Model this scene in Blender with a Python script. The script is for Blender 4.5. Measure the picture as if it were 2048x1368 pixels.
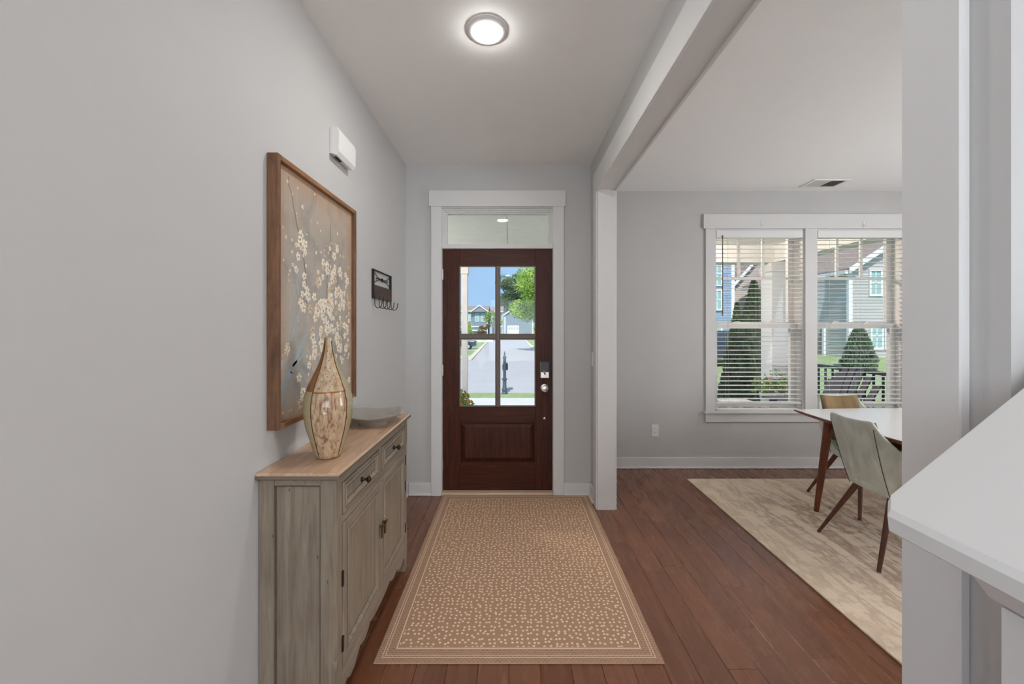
import bpy, bmesh, math, random
from mathutils import Vector, Matrix
R = math.radians
scene = bpy.context.scene
C = scene.collection
for o in list(bpy.data.objects): bpy.data.objects.remove(o)

# ------------------------------------------------------------------ camera
CAMZ = 1.388
cd = bpy.data.cameras.new('camera'); cam = bpy.data.objects.new('camera', cd); C.objects.link(cam)
cam.location = (0, 0, CAMZ); cam.rotation_euler = (R(90), 0, 0)
cd.sensor_width = 36; cd.lens = 800/2048*36; cd.shift_y = -28/2048; cd.clip_start = 0.05; cd.clip_end = 500
scene.camera = cam
# ------------------------------------------------------------------ sky, sun, exposure
w = bpy.data.worlds.new('sky'); scene.world = w; w.use_nodes = True
nt = w.node_tree; nt.nodes.clear()
wo = nt.nodes.new('ShaderNodeOutputWorld'); bg = nt.nodes.new('ShaderNodeBackground')
tc = nt.nodes.new('ShaderNodeTexCoord'); sx = nt.nodes.new('ShaderNodeSeparateXYZ'); cr = nt.nodes.new('ShaderNodeValToRGB')
nt.links.new(tc.outputs['Generated'], sx.inputs[0]); nt.links.new(sx.outputs['Z'], cr.inputs[0])
cr.color_ramp.elements[0].position = 0.0; cr.color_ramp.elements[0].color = (0.43, 0.67, 1.0, 1)
cr.color_ramp.elements[1].position = 0.6; cr.color_ramp.elements[1].color = (0.36, 0.57, 0.90, 1)
nt.links.new(cr.outputs[0], bg.inputs[0]); bg.inputs[1].default_value = 0.57
nt.links.new(bg.outputs[0], wo.inputs[0])
def light(name, kind, loc, rot, energy, color=(1,1,1), **kw):
    l = bpy.data.lights.new(name, kind); l.energy = energy; l.color = color
    for k, v in kw.items(): setattr(l, k, v)
    o = bpy.data.objects.new(name, l); C.objects.link(o); o.location = loc; o.rotation_euler = rot
    return o
light('sun', 'SUN', (0, 0, 20), (R(42), 0, R(-12)), 2.75, (1, 0.95, 0.87), angle=R(1))
# unseen area lights added as fill from behind, the dining side and the left
light('added_back_fill', 'AREA', (1.4, -5.9, 1.35), (R(124), 0, 0), 98, (0.89, 0.97, 1.0), shape='RECTANGLE', size=4.2, size_y=2.3)
light('added_dining_fill', 'AREA', (4.92, 1.25, 1.5), (R(104), 0, R(90)), 35, (0.97, 0.98, 1.0), shape='RECTANGLE', size=1.1, size_y=1.6)
light('added_left_fill', 'AREA', (-0.90, -1.8, 1.4), (R(112), 0, R(-90)), 20, (0.93, 0.97, 1.0), shape='RECTANGLE', size=2.2, size_y=1.7)
cy = scene.cycles
cy.max_bounces = 8; cy.diffuse_bounces = 7; cy.glossy_bounces = 2; cy.use_adaptive_sampling = True; cy.adaptive_threshold = 0.07; cy.adaptive_min_samples = 16; cy.transmission_bounces = 4; cy.transparent_max_bounces = 12; cy.caustics_reflective = False; cy.caustics_refractive = False
vs = scene.view_settings
vs.view_transform = 'Standard'; vs.look = 'None'; vs.gamma = 1; vs.use_curve_mapping = False; vs.exposure = 0.76

# ------------------------------------------------------------------ materials
MATS = {}
def srgb(r, g, b):
    f = lambda c: (c/12.92 if c <= 0.04045 else ((c+0.055)/1.055)**2.4)
    return (f(r/255), f(g/255), f(b/255), 1)
class NB:
    """small node helper"""
    def __init__(s, name):
        s.m = bpy.data.materials.new(name); s.m.use_nodes = True
        s.t = s.m.node_tree; s.b = s.t.nodes['Principled BSDF']; MATS[name] = s.m
    def n(s, kind, **kw):
        x = s.t.nodes.new('ShaderNode'+kind)
        for k, v in kw.items(): setattr(x, k, v)
        return x
    def l(s, a, b): s.t.links.new(a, b)
    def val(s, x, i, v):
        if hasattr(v, 'is_linked') or isinstance(v, bpy.types.NodeSocket): s.l(v, x.inputs[i])
        else: x.inputs[i].default_value = v
    def math(s, op, a, b=0.0, c=None):
        x = s.n('Math', operation=op); s.val(x, 0, a); s.val(x, 1, b)
        if c is not None: s.val(x, 2, c)
        return x.outputs[0]
    def mix(s, f, a, b):
        x = s.n('Mix', data_type='RGBA'); s.val(x, 0, f); s.val(x, 6, a); s.val(x, 7, b); return x.outputs[2]
    def coord(s, scale=(1,1,1), rot=(0,0,0), which='Object', rnd=False):
        tcn = s.n('TexCoord'); mp = s.n('Mapping'); src = tcn.outputs[which]
        if rnd:
            oi = s.n('ObjectInfo'); vm = s.n('VectorMath', operation='SCALE'); vm.inputs[0].default_value = (37.0, 53.0, 19.0)
            s.l(oi.outputs['Random'], vm.inputs['Scale']); ad = s.n('VectorMath', operation='ADD')
            s.l(src, ad.inputs[0]); s.l(vm.outputs[0], ad.inputs[1]); src = ad.outputs[0]
        s.l(src, mp.inputs[0]); mp.inputs['Scale'].default_value = scale; mp.inputs['Rotation'].default_value = rot
        return mp.outputs[0]
    def noise(s, vec, scale=5, detail=4, rough=0.5, dist=0.0):
        x = s.n('TexNoise'); s.l(vec, x.inputs['Vector']); x.inputs['Scale'].default_value = scale
        x.inputs['Detail'].default_value = detail; x.inputs['Roughness'].default_value = rough; x.inputs['Distortion'].default_value = dist
        return x.outputs['Fac']
    def ramp(s, f, stops):
        x = s.n('ValToRGB'); s.l(f, x.inputs[0]); e = x.color_ramp.elements
        while len(e) < len(stops): e.new(0.5)
        for i, (p, c) in enumerate(stops):
            e[i].position = p; e[i].color = c if len(c) == 4 else (*c, 1)
        return x.outputs[0]
    def bump(s, h, strength=0.2, dist=0.01):
        x = s.n('Bump'); s.l(h, x.inputs['Height']); x.inputs['Strength'].default_value = strength; x.inputs['Distance'].default_value = dist
        s.l(x.outputs[0], s.b.inputs['Normal'])
    def set(s, col=None, rough=None, metal=None, spec=None):
        if col is not None: s.val(s.b, 'Base Color', col)
        if rough is not None: s.val(s.b, 'Roughness', rough)
        if metal is not None: s.b.inputs['Metallic'].default_value = metal
        if spec is not None: s.b.inputs['Specular IOR Level'].default_value = spec
        return s.m
def plain(name, col, rough=0.5, metal=0.0, var=0.06, nscale=8, bump=0.0, bscale=60, spec=0.5):
    k = NB(name); v = k.coord(); f = k.noise(v, nscale, 1.0)
    a = tuple(max(0, c*(1-var)) for c in col[:3])+(1,); b = tuple(min(1, c*(1+var)) for c in col[:3])+(1,)
    k.set(k.mix(f, a, b), rough, metal, spec)
    if bump: k.bump(k.noise(v, bscale, 3), bump, 0.004)
    return k.m
def emit(name, col, strength):
    k = NB(name); k.b.inputs['Base Color'].default_value = (0.8, 0.8, 0.8, 1)
    k.b.inputs['Emission Color'].default_value = col; k.b.inputs['Emission Strength'].default_value = strength
    return k.m
def wood(name, c1, c2, rough=0.4, scale=(14,1.2,14), rnd=False, bump=0.08, spec=0.5):
    k = NB(name); v = k.coord(scale, rnd=rnd); f = k.noise(v, 3.0, 6, 0.6, 1.2)
    g = k.noise(k.coord(tuple(x*4 for x in scale), rnd=rnd), 4.0, 3, 0.6)
    ff = k.math('ADD', k.math('MULTIPLY', f, 0.75), k.math('MULTIPLY', g, 0.25))
    k.set(k.ramp(ff, [(0.32, c1), (0.68, c2)]), rough, None, spec); k.bump(g, bump, 0.002)
    return k.m
plain('wall_paint', (0.55, 0.545, 0.535), 0.6, var=0.012, spec=0.2)
plain('ceiling_paint', (0.89, 0.89, 0.88), 0.7, var=0.012, spec=0.2)
plain('trim_paint', (0.69, 0.685, 0.675), 0.62, var=0.01)
plain('white_plastic', (0.80, 0.79, 0.77), 0.4, var=0.01)
plain('dark_gap', (0.012, 0.010, 0.009), 0.8)
plain('subfloor', (0.035, 0.018, 0.011), 0.9)
wood('door_wood', srgb(50, 21, 12), srgb(86, 45, 30), 0.42, (16, 16, 1.1), spec=0.22)
wood('door_wood_across', srgb(50, 21, 12), srgb(86, 45, 30), 0.42, (1.1, 16, 16), spec=0.22)
plain('muntin_paint', srgb(108, 96, 88), 0.5)
plain('nickel', (0.62, 0.56, 0.50), 0.28, 1.0)
plain('black_plastic', (0.02, 0.02, 0.022), 0.3)
wood('threshold_wood', srgb(200, 168, 140), srgb(222, 196, 172), 0.5, (1.2, 14, 14))
wood('frame_wood', srgb(84, 53, 34), srgb(140, 100, 70), 0.6, (10, 10, 1.5), bump=0.3)
wood('frame_wood_along', srgb(110, 70, 42), srgb(170, 124, 84), 0.6, (10, 1.5, 10), bump=0.3)
wood('walnut', srgb(86, 44, 24), srgb(140, 78, 42), 0.35, (10, 10, 1.2))
wood('walnut_leg', srgb(74, 40, 26), srgb(112, 66, 46), 0.35, (10, 10, 1.2))
plain('table_glare', (0.95, 0.955, 0.96), 0.15, var=0.01)  # window glare on the table top, put into a white base colour
plain('dark_metal', srgb(58, 48, 42), 0.45, 0.7)
plain('pull_metal', srgb(104, 84, 66), 0.4, 0.8)
plain('iron', srgb(40, 36, 34), 0.5, 0.4)
wood('rack_wood', srgb(58, 42, 38), srgb(92, 70, 64), 0.6, (12, 1.5, 12))
plain('blind_slat', (0.78, 0.78, 0.765), 0.45, var=0.01)
plain('blind_cord', (0.6, 0.58, 0.55), 0.7)
plain('wand_brown', srgb(92, 78, 66), 0.4)
plain('vent_dark', srgb(120, 110, 100), 0.7)
# floor planks
k = NB('floor_plank')
v = k.coord((10, 0.7, 10), rnd=True); f = k.noise(v, 2.0, 4, 0.5, 1.2)
oi = k.n('ObjectInfo')
base = k.ramp(f, [(0.25, srgb(116, 71, 48)), (0.52, srgb(127, 80, 55)), (0.80, srgb(138, 90, 63))])
hs = k.n('HueSaturation'); k.l(base, hs.inputs['Color']); k.l(k.math('MULTIPLY_ADD', oi.outputs['Random'], 0.26, 0.88), hs.inputs['Value'])
k.set(hs.outputs[0], k.math('MULTIPLY_ADD', f, 0.10, 0.22), None, 0.75); k.bump(k.noise(k.coord((60, 3, 60), rnd=True), 3, 3), 0.05, 0.002)
# painted weathered cabinet
for nm, sc in (('cabinet_paint', (18, 18, 1.4)), ('cabinet_paint_along', (18, 1.4, 18))):
    k = NB(nm); f = k.noise(k.coord(sc), 3, 6, 0.62, 0.6); g = k.noise(k.coord((3, 3, 3)), 2.2, 4)
    c = k.ramp(f, [(0.28, srgb(120, 106, 91)), (0.5, srgb(141, 128, 112)), (0.75, srgb(158, 147, 130))])
    c = k.mix(k.math('MULTIPLY', k.math('SUBTRACT', g, 0.45), 0.9), c, srgb(120, 102, 86))
    k.set(c, 0.42); k.bump(f, 0.06, 0.002)
wood('cabinet_top', srgb(170, 134, 106), srgb(218, 186, 156), 0.36, (12, 1.0, 12))
plain('cabinet_edge', srgb(118, 106, 92), 0.45, var=0.15, nscale=12)
plain('cabinet_groove', srgb(70, 58, 48), 0.6)
plain('cabinet_highlight', srgb(196, 196, 180), 0.4)
# entry rug
RW, RL = 1.203, 1.665
k = NB('entry_rug')
t = k.n('TexCoord'); s3 = k.n('SeparateXYZ'); k.l(t.outputs['Object'], s3.inputs[0]); X, Y = s3.outputs[0], s3.outputs[1]
d = k.math('MINIMUM', k.math('MINIMUM', X, k.math('SUBTRACT', RW, X)), k.math('MINIMUM', Y, k.math('SUBTRACT', RL, Y)))
def band(a, b): return k.math('MULTIPLY', k.math('GREATER_THAN', d, a), k.math('LESS_THAN', d, b))
field = k.math('GREATER_THAN', d, 0.084)
vo = k.n('TexVoronoi'); vo.voronoi_dimensions = '2D'; k.l(t.outputs['Object'], vo.inputs['Vector']); vo.inputs['Scale'].default_value = 41; vo.inputs['Randomness'].default_value = 0.62
dots = k.math('MULTIPLY', field, k.math('LESS_THAN', vo.outputs['Distance'], 0.225))
lines = k.math('MAXIMUM', band(0.027, 0.0295), k.math('MAXIMUM', band(0.038, 0.0405), band(0.074, 0.0785)))
wv = k.n('TexBrick'); k.l(t.outputs['Object'], wv.inputs['Vector']); wv.inputs['Scale'].default_value = 20
wv.inputs['Color1'].default_value = (0.25,0.25,0.25,1); wv.inputs['Color2'].default_value = (0.6,0.6,0.6,1); wv.inputs['Mortar'].default_value = (0.95,0.95,0.95,1); wv.inputs['Mortar Size'].default_value = 0.075; wv.inputs['Mortar Smooth'].default_value = 0.6; wv.inputs['Brick Width'].default_value = 0.36; wv.inputs['Row Height'].default_value = 0.2
wav = k.n('TexWave'); wav.bands_direction = 'DIAGONAL'; k.l(t.outputs['Object'], wav.inputs['Vector']); wav.inputs['Scale'].default_value = 95
streak = k.noise(k.coord((90, 6, 1)), 2.5, 4)
fieldc = k.mix(wav.outputs['Fac'], srgb(176, 139, 111), srgb(212, 173, 142))
fieldc = k.mix(k.math('MULTIPLY', streak, 0.5), fieldc, srgb(158, 120, 96))
bord = k.mix(wv.outputs['Color'], srgb(134, 102, 81), srgb(192, 156, 130))
c = k.mix(field, bord, fieldc)
c = k.mix(k.math('MAXIMUM', dots, lines), c, srgb(248, 222, 194))
k.set(c, 0.9, None, 0.1); k.bump(k.math('ADD', k.math('MULTIPLY', dots, 0.8), wv.outputs['Fac']), 0.3, 0.003)
# dining rug
k = NB('dining_rug')
a1 = k.noise(k.coord((3.6, 0.5, 1)), 1.9, 9, 0.68, 0.6); a2 = k.noise(k.coord((0.9, 3.6, 1)), 1.8, 7, 0.62); a3 = k.noise(k.coord(), 140, 3)
t = k.n('TexCoord'); s3 = k.n('SeparateXYZ'); k.l(t.outputs['Object'], s3.inputs[0])
e = k.math('MINIMUM', s3.outputs[0], k.math('SUBTRACT', 2.56, s3.outputs[1]))
e = k.math('MINIMUM', k.math('MULTIPLY', e, 1.6), 1.0)
a = k.math('ADD', k.math('MULTIPLY', a1, 0.7), k.math('MULTIPLY', a2, 0.3))
c = k.ramp(a, [(0.40, srgb(246, 230, 208)), (0.465, srgb(236, 218, 196)), (0.495, srgb(178, 150, 129)), (0.53, srgb(206, 186, 168)), (0.56, srgb(240, 228, 212)), (0.62, srgb(182, 162, 147))])
c = k.mix(k.math('MULTIPLY', k.math('SUBTRACT', 1.0, e), k.math('MULTIPLY', a2, 1.3)), c, srgb(234, 214, 188))
c = k.mix(k.math('MULTIPLY', k.math('SUBTRACT', a3, 0.25), 0.5), c, srgb(210, 192, 172))
k.set(c, 0.95, None, 0.1); k.bump(a3, 0.5, 0.004)
# velvet
for nm, c1, c2 in (('velvet_sage', srgb(186, 193, 183), srgb(226, 233, 224)), ('velvet_tan', srgb(122, 98, 66), srgb(160, 134, 96))):
    k = NB(nm); f = k.noise(k.coord((6, 6, 1.6)), 2.0, 4, 0.5, 0.6)
    k.set(k.ramp(f, [(0.3, c1), (0.7, c2)]), 0.75, None, 0.2); k.b.inputs['Sheen Weight'].default_value = 0.35
plain('seam_dark', srgb(62, 60, 48), 0.8)
# vase glazes
def glaze(nm, stops, sc, rough, ns=3.0, dist=0.8):
    k = NB(nm); f = k.noise(k.coord(sc), ns, 5, 0.6, dist); k.set(k.ramp(f, stops), rough); return k
glaze('vase_upper', [(0.36, srgb(192, 182, 158)), (0.52, srgb(184, 158, 126)), (0.68, srgb(156, 112, 72))], (30, 30, 1.2), 0.35, 3.0, 0.1)
glaze('vase_lower', [(0.30, srgb(206, 190, 162)), (0.5, srgb(190, 160, 128)), (0.6, srgb(150, 116, 92)), (0.75, srgb(116, 66, 36))], (28, 28, 7), 0.1)
glaze('vase_tan', [(0.3, srgb(150, 106, 62)), (0.7, srgb(120, 80, 44))], (10, 10, 4), 0.4)
glaze('vase_sage', [(0.3, srgb(168, 164, 140)), (0.6, srgb(176, 156, 116)), (0.75, srgb(140, 110, 66))], (12, 12, 8), 0.2)
plain('vase_seam', srgb(92, 46, 20), 0.25); plain('vase_dot', srgb(96, 92, 78), 0.5); plain('vase_band', srgb(150, 88, 42), 0.15)
plain('dish_glaze', srgb(160, 155, 147), 0.12, var=0.1, nscale=14)
# painting
k = NB('canvas')
v = k.coord(); n1 = k.noise(v, 3.2, 6, 0.6, 0.8); n2 = k.noise(k.coord((1, 9, 1.5)), 3, 5); sz = k.n('SeparateXYZ'); k.l(v, sz.inputs[0])
c = k.ramp(n1, [(0.3, srgb(146, 145, 139)), (0.5, srgb(174, 170, 162)), (0.7, srgb(184, 174, 160))])
top = k.math('MULTIPLY', k.math('GREATER_THAN', sz.outputs[2], -5.0), k.math('POWER', k.math('MAXIMUM', sz.outputs[2], 0.0), 2.5))
c = k.mix(k.math('MULTIPLY', top, 0.5), c, srgb(172, 142, 116))
st_ = k.noise(k.coord((1, 16, 1.6)), 2.4, 6, 0.65, 0.4); pt_ = k.noise(v, 5.5, 5, 0.6, 1.0)
c = k.mix(k.ramp(st_, [(0.45, (0, 0, 0)), (0.70, (0.55, 0.55, 0.55))]), c, srgb(188, 170, 148))
c = k.mix(k.ramp(pt_, [(0.52, (0, 0, 0)), (0.72, (0.65, 0.65, 0.65))]), c, srgb(128, 134, 134))
edge = k.math('SUBTRACT', 1.0, k.math('MINIMUM', k.math('MULTIPLY', k.math('MINIMUM', k.math('MINIMUM', sz.outputs[1], k.math('SUBTRACT', 0.725, sz.outputs[1])), k.math('MINIMUM', sz.outputs[2], k.math('SUBTRACT', 1.0, sz.outputs[2]))), 9.0), 1.0))
c = k.mix(k.math('MULTIPLY', edge, k.math('MULTIPLY', n2, 1.3)), c, srgb(178, 136, 98))
k.set(c, 0.6); k.bump(n2, 0.25, 0.003)
plain('blossom_cream', srgb(232, 220, 200), 0.6, var=0.12, nscale=30); plain('blossom_tan', srgb(208, 186, 158), 0.6, var=0.12, nscale=30)
plain('blossom_heart', srgb(150, 120, 84), 0.6)
plain('branch_blue', srgb(166, 176, 180), 0.6, var=0.2, nscale=20); plain('branch_dark', srgb(126, 124, 118), 0.6, var=0.3, nscale=40)
# glass: thin clear sheet with a weak reflection
k = NB('glass'); k.t.nodes.remove(k.b); out = k.t.nodes['Material Output']
tr = k.n('BsdfTransparent'); gl = k.n('BsdfGlossy'); gl.inputs['Roughness'].default_value = 0.02; mx = k.n('MixShader')
tr.inputs['Color'].default_value = (0.97, 0.985, 0.98, 1); mx.inputs[0].default_value = 0.012
k.l(tr.outputs[0], mx.inputs[1]); k.l(gl.outputs[0], mx.inputs[2]); k.l(mx.outputs[0], out.inputs['Surface'])
# outdoors
plain('asphalt', (0.47, 0.45, 0.46), 0.9, var=0.08, nscale=0.8)
plain('concrete', (0.62, 0.60, 0.57), 0.9, var=0.08, nscale=1.5)
plain('kerb', (0.66, 0.58, 0.46), 0.9)
k = NB('lawn'); k.set(k.ramp(k.noise(k.coord(), 3.0, 8, 0.7), [(0.3, srgb(132, 154, 102)), (0.7, srgb(170, 184, 134))]), 0.95, None, 0.1); k.bump(k.noise(k.coord(), 40, 3), 0.6, 0.05)
plain('mulch', srgb(96, 84, 78), 0.95, var=0.3, nscale=20)
def siding(nm, col, dark, pitch):
    k = NB(nm); t = k.n('TexCoord'); s3 = k.n('SeparateXYZ'); k.l(t.outputs['Object'], s3.inputs[0])
    fr = k.math('FRACT', k.math('MULTIPLY', s3.outputs[2], 1/pitch)); k.set(col, 0.7)
    k.bump(k.math('POWER', fr, 3.0), 0.8, 0.05); return k.m
siding('siding_grey', srgb(200, 196, 200), None, 0.16); siding('siding_blue', srgb(150, 172, 206), None, 0.16)
siding('siding_slate', srgb(140, 154, 168), None, 0.2); siding('siding_taupe', srgb(206, 194, 190), None, 0.16)
plain('house_trim', (0.78, 0.80, 0.83), 0.6)
plain('shingle', srgb(152, 132, 124), 0.9, var=0.15, nscale=6)
plain('house_glass', srgb(150, 184, 186), 0.15)
plain('garage_dark', srgb(52, 56, 64), 0.7); plain('stone', srgb(150, 140, 132), 0.9, var=0.25, nscale=5)
def leaf(nm, c1, c2, ns):
    k = NB(nm); c = k.ramp(k.noise(k.coord(), ns, 4), [(0.3, c1), (0.7, c2)]); k.set(c, 0.7, None, 0.2)
    tl = k.n('BsdfTranslucent'); k.l(c, tl.inputs[0]); mx = k.n('MixShader'); mx.inputs[0].default_value = 0.4
    k.l(k.b.outputs[0], mx.inputs[1]); k.l(tl.outputs[0], mx.inputs[2]); k.l(mx.outputs[0], k.t.nodes['Material Output'].inputs['Surface']); return k.m
leaf('leaf_bright', srgb(140, 186, 66), srgb(208, 226, 112), 0.9); leaf('leaf_dark', srgb(88, 108, 80), srgb(128, 150, 106), 0.6)
leaf('leaf_cedar', srgb(58, 74, 52), srgb(102, 124, 84), 3.0); leaf('leaf_cedar_pale', srgb(104, 122, 100), srgb(140, 158, 130), 2.0)
leaf('leaf_rust', srgb(128, 112, 80), srgb(168, 140, 100), 1.0); leaf('leaf_plant', srgb(78, 112, 52), srgb(140, 168, 90), 8.0)
plain('bark', srgb(110, 96, 84), 0.9); plain('petal_orange', srgb(236, 140, 66), 0.7, var=0.2); plain('petal_pink', srgb(226, 150, 136), 0.7)
plain('porch_white', (0.72, 0.71, 0.69), 0.6); plain('porch_ceiling', (0.80, 0.78, 0.74), 0.7); plain('porch_floor', (0.5, 0.49, 0.48), 0.9)
plain('chair_charcoal', srgb(74, 74, 80), 0.6); plain('rail_dark', srgb(50, 52, 58), 0.5); plain('post_iron', srgb(76, 86, 100), 0.5, 0.2)
plain('pot_grey', srgb(200, 200, 200), 0.7); plain('car_dark', srgb(52, 58, 72), 0.25); plain('car_light', srgb(180, 186, 196), 0.3); plain('tyre', (0.02, 0.02, 0.02), 0.8); plain('car_glass', srgb(60, 70, 80), 0.1)
emit('lamp_white', (1, 0.985, 0.96, 1), 122); emit('porch_fill_glow', (1, 0.82, 0.70, 1), 150); emit('lamp_bulb', (0.97, 0.97, 0.97, 1), 30)

# ------------------------------------------------------------------ mesh helpers
class MB:
    def __init__(s): s.v = []; s.f = []; s.mi = []
    def add(s, vs, fs, mi=0):
        o = len(s.v); s.v += [tuple(p) for p in vs]; s.f += [tuple(o+i for i in f) for f in fs]; s.mi += [mi]*len(fs); return s
    def box(s, x0, x1, y0, y1, z0, z1, mi=0, b=0.0):
        if b > 0:
            bm = bmesh.new(); bmesh.ops.create_cube(bm, size=1)
            for q in bm.verts: q.co = Vector(((x0+x1)/2+q.co.x*(x1-x0), (y0+y1)/2+q.co.y*(y1-y0), (z0+z1)/2+q.co.z*(z1-z0)))
            bmesh.ops.bevel(bm, geom=bm.edges[:], offset=b, segments=1, affect='EDGES', profile=0.5)
            bm.verts.index_update(); s.add([q.co for q in bm.verts], [[q.index for q in f.verts] for f in bm.faces], mi); bm.free(); return s
        return s.add([(x0,y0,z0),(x1,y0,z0),(x1,y1,z0),(x0,y1,z0),(x0,y0,z1),(x1,y0,z1),(x1,y1,z1),(x0,y1,z1)],
                     [(0,3,2,1),(4,5,6,7),(0,1,5,4),(1,2,6,5),(2,3,7,6),(3,0,4,7)], mi)
    def prism(s, pts, axis, a, b, mi=0):
        """extrude a 2D polygon along axis ('x': pts are (y,z); 'y': (x,z); 'z': (x,y))"""
        def P(p, t): return {'x': (t, p[0], p[1]), 'y': (p[0], t, p[1]), 'z': (p[0], p[1], t)}[axis]
        n = len(pts); return s.add([P(p, a) for p in pts]+[P(p, b) for p in pts],
            [tuple(range(n))[::-1], tuple(range(n, 2*n))]+[(i, (i+1) % n, n+(i+1) % n, n+i) for i in range(n)], mi)
    def lathe(s, prof, c=(0,0,0), seg=24, mi=0, cap=True, axis='z'):
        vs = []; fs = []
        for (r, z) in prof:
            for i in range(seg):
                t = 2*math.pi*i/seg; q = (r*math.cos(t), r*math.sin(t), z)
                if axis == 'y': q = (q[0], q[2], q[1])
                if axis == 'x': q = (q[2], q[0], q[1])
                vs.append((c[0]+q[0], c[1]+q[1], c[2]+q[2]))
        for j in range(len(prof)-1):
            for i in range(seg):
                fs.append((j*seg+i, j*seg+(i+1) % seg, (j+1)*seg+(i+1) % seg, (j+1)*seg+i))
        if cap: fs += [tuple(range(seg))[::-1], tuple(range((len(prof)-1)*seg, len(prof)*seg))]
        return s.add(vs, fs, mi)
    def tube(s, pts, r, seg=8, mi=0):
        pts = [Vector(p) for p in pts]; rs = r if isinstance(r, (list, tuple)) else [r]*len(pts); vs = []; fs = []
        for i, p in enumerate(pts):
            d = (pts[min(i+1, len(pts)-1)]-pts[max(i-1, 0)]).normalized()
            u = d.orthogonal().normalized() if i == 0 else (u - d*u.dot(d)).normalized()
            wv_ = d.cross(u)
            for j in range(seg):
                t = 2*math.pi*j/seg; vs.append(p+u*rs[i]*math.cos(t)+wv_*rs[i]*math.sin(t))
        for i in range(len(pts)-1):
            for j in range(seg): fs.append((i*seg+j, i*seg+(j+1) % seg, (i+1)*seg+(j+1) % seg, (i+1)*seg+j))
        fs += [tuple(range(seg))[::-1], tuple(range((len(pts)-1)*seg, len(pts)*seg))]
        return s.add(vs, fs, mi)
    def flat(s):
        s.v = [(p[0], p[1], max(p[2], 0.0003)) if p[2] < 0.02 else tuple(p) for p in s.v]; return s
    def build(s, name, mats, parent=None, loc=None, smooth=False, bevel=0.0):
        me = bpy.data.meshes.new(name); me.from_pydata(s.v, [], s.f); me.update()
        if isinstance(mats, str): mats = [mats]
        for m in mats: me.materials.append(MATS[m])
        me.polygons.foreach_set('material_index', s.mi)
        bm = bmesh.new(); bm.from_mesh(me); bmesh.ops.recalc_face_normals(bm, faces=bm.faces); bm.to_mesh(me); bm.free()
        if smooth:
            me.polygons.foreach_set('use_smooth', [True]*len(me.polygons)); me.set_sharp_from_angle(angle=R(40))
        o = bpy.data.objects.new(name, me); C.objects.link(o)
        if parent: o.parent = parent
        if loc: o.location = loc
        if bevel: md = o.modifiers.new('bevel', 'BEVEL'); md.width = bevel; md.segments = 2; md.limit_method = 'ANGLE'
        return o
def bx(name, mat, parent, *a, b=0.0): return MB().box(*a, b=b).build(name, mat, parent)
def thing(name, label, cat, loc=(0,0,0), rotz=0, group=None):
    o = bpy.data.objects.new(name, None); C.objects.link(o); o.location = loc; o.rotation_euler = (0, 0, rotz)
    o.empty_display_size = 0.1; return tag(o, label, cat, group)
def tag(o, label, cat, group=None, kind=None):
    o['label'] = label; o['category'] = cat
    if group: o['group'] = group
    if kind: o['kind'] = kind
    return o
def struct(o, label=None, cat=None):
    o['kind'] = 'structure'
    if label: o['label'] = label
    if cat: o['category'] = cat
    return o
def sroot(name, label, cat, loc=(0,0,0)):
    return struct(thing(name, label, cat, loc))
def dup(root, loc, rotz=0, label=None, group=None):
    def cp(o, par):
        c = o.copy(); C.objects.link(c)
        if par: c.parent = par
        for ch in [q for q in o.children]: cp(ch, c)
        return c
    r = cp(root, None); r.location = loc; r.rotation_euler = (0, 0, rotz)
    if label: r['label'] = label
    if group: r['group'] = group
    return r
# ================================================================== THE ROOM
H = 2.743
XL, XS0, XS1 = -0.881, 0.655, 0.785          # left wall face, partition faces
YD, YW = 3.325, 3.966                         # front door wall face, dining front wall face
XR, YB = 5.0, -6.0
def wall(name, label, boxes, mat='wall_paint'):
    m = MB()
    for b_ in boxes: m.box(*b_)
    return struct(m.build(name, mat), label, 'wall')
wall('wall_left', 'long pale grey painted wall beside the sideboard', [(XL-0.12, XL, YB-0.12, -2.95, -0.02, H), (XL-0.12, XL, -0.65, YD+0.165, -0.02, H), (XL-0.12, XL, -2.95, -0.65, -0.02, 0.5), (XL-0.12, XL, -2.95, -0.65, 2.3, H)])
wall('wall_front', 'pale grey wall around the front door', [(XL, -0.60, YD, YD+0.165, -0.02, H), (0.356, XS0, YD, YD+0.165, -0.02, H), (-0.60, 0.356, YD, YD+0.165, 2.40, H)])
wx = [(2.008, 2.895), (3.014, 3.901)]; wz0, wz1 = 0.569, 2.37
wall('wall_dining', 'pale wall with the two blind covered dining windows', [(XS1, wx[0][0], YW, YW+0.165, -0.02, H), (wx[0][1], wx[1][0], YW, YW+0.165, wz0, wz1), (wx[1][1], XR, YW, YW+0.165, -0.02, H),
     (wx[0][0], wx[1][1], YW, YW+0.165, -0.02, wz0), (wx[0][0], wx[1][1], YW, YW+0.165, wz1, H)])
wall('wall_right', 'dining room side wall hidden beyond the right', [(XR, XR+0.12, YB, 0.68, -0.02, H), (XR, XR+0.12, 1.82, YW+0.165, -0.02, H), (XR, XR+0.12, 0.68, 1.82, -0.02, 0.65), (XR, XR+0.12, 0.68, 1.82, 2.35, H)])
wall('wall_back', 'living room wall behind the viewpoint', [(XL, -0.75, YB-0.12, YB, -0.02, H), (3.55, XR+0.12, YB-0.12, YB, -0.02, H), (-0.75, 3.55, YB-0.12, YB, -0.02, 0.25), (-0.75, 3.55, YB-0.12, YB, 2.65, H)])
wall('wall_partition', 'stub wall and dropped header between entry and dining room', [(XS0, XS1, 3.062, YD+0.8, -0.02, H), (XS0, XS1, 0.650, 3.062, 2.455, H)])
wall('wall_near', 'white wall end at the right edge before the stairs', [(XS0, XR, 0.525, 0.650, -0.02, H)])
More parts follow.
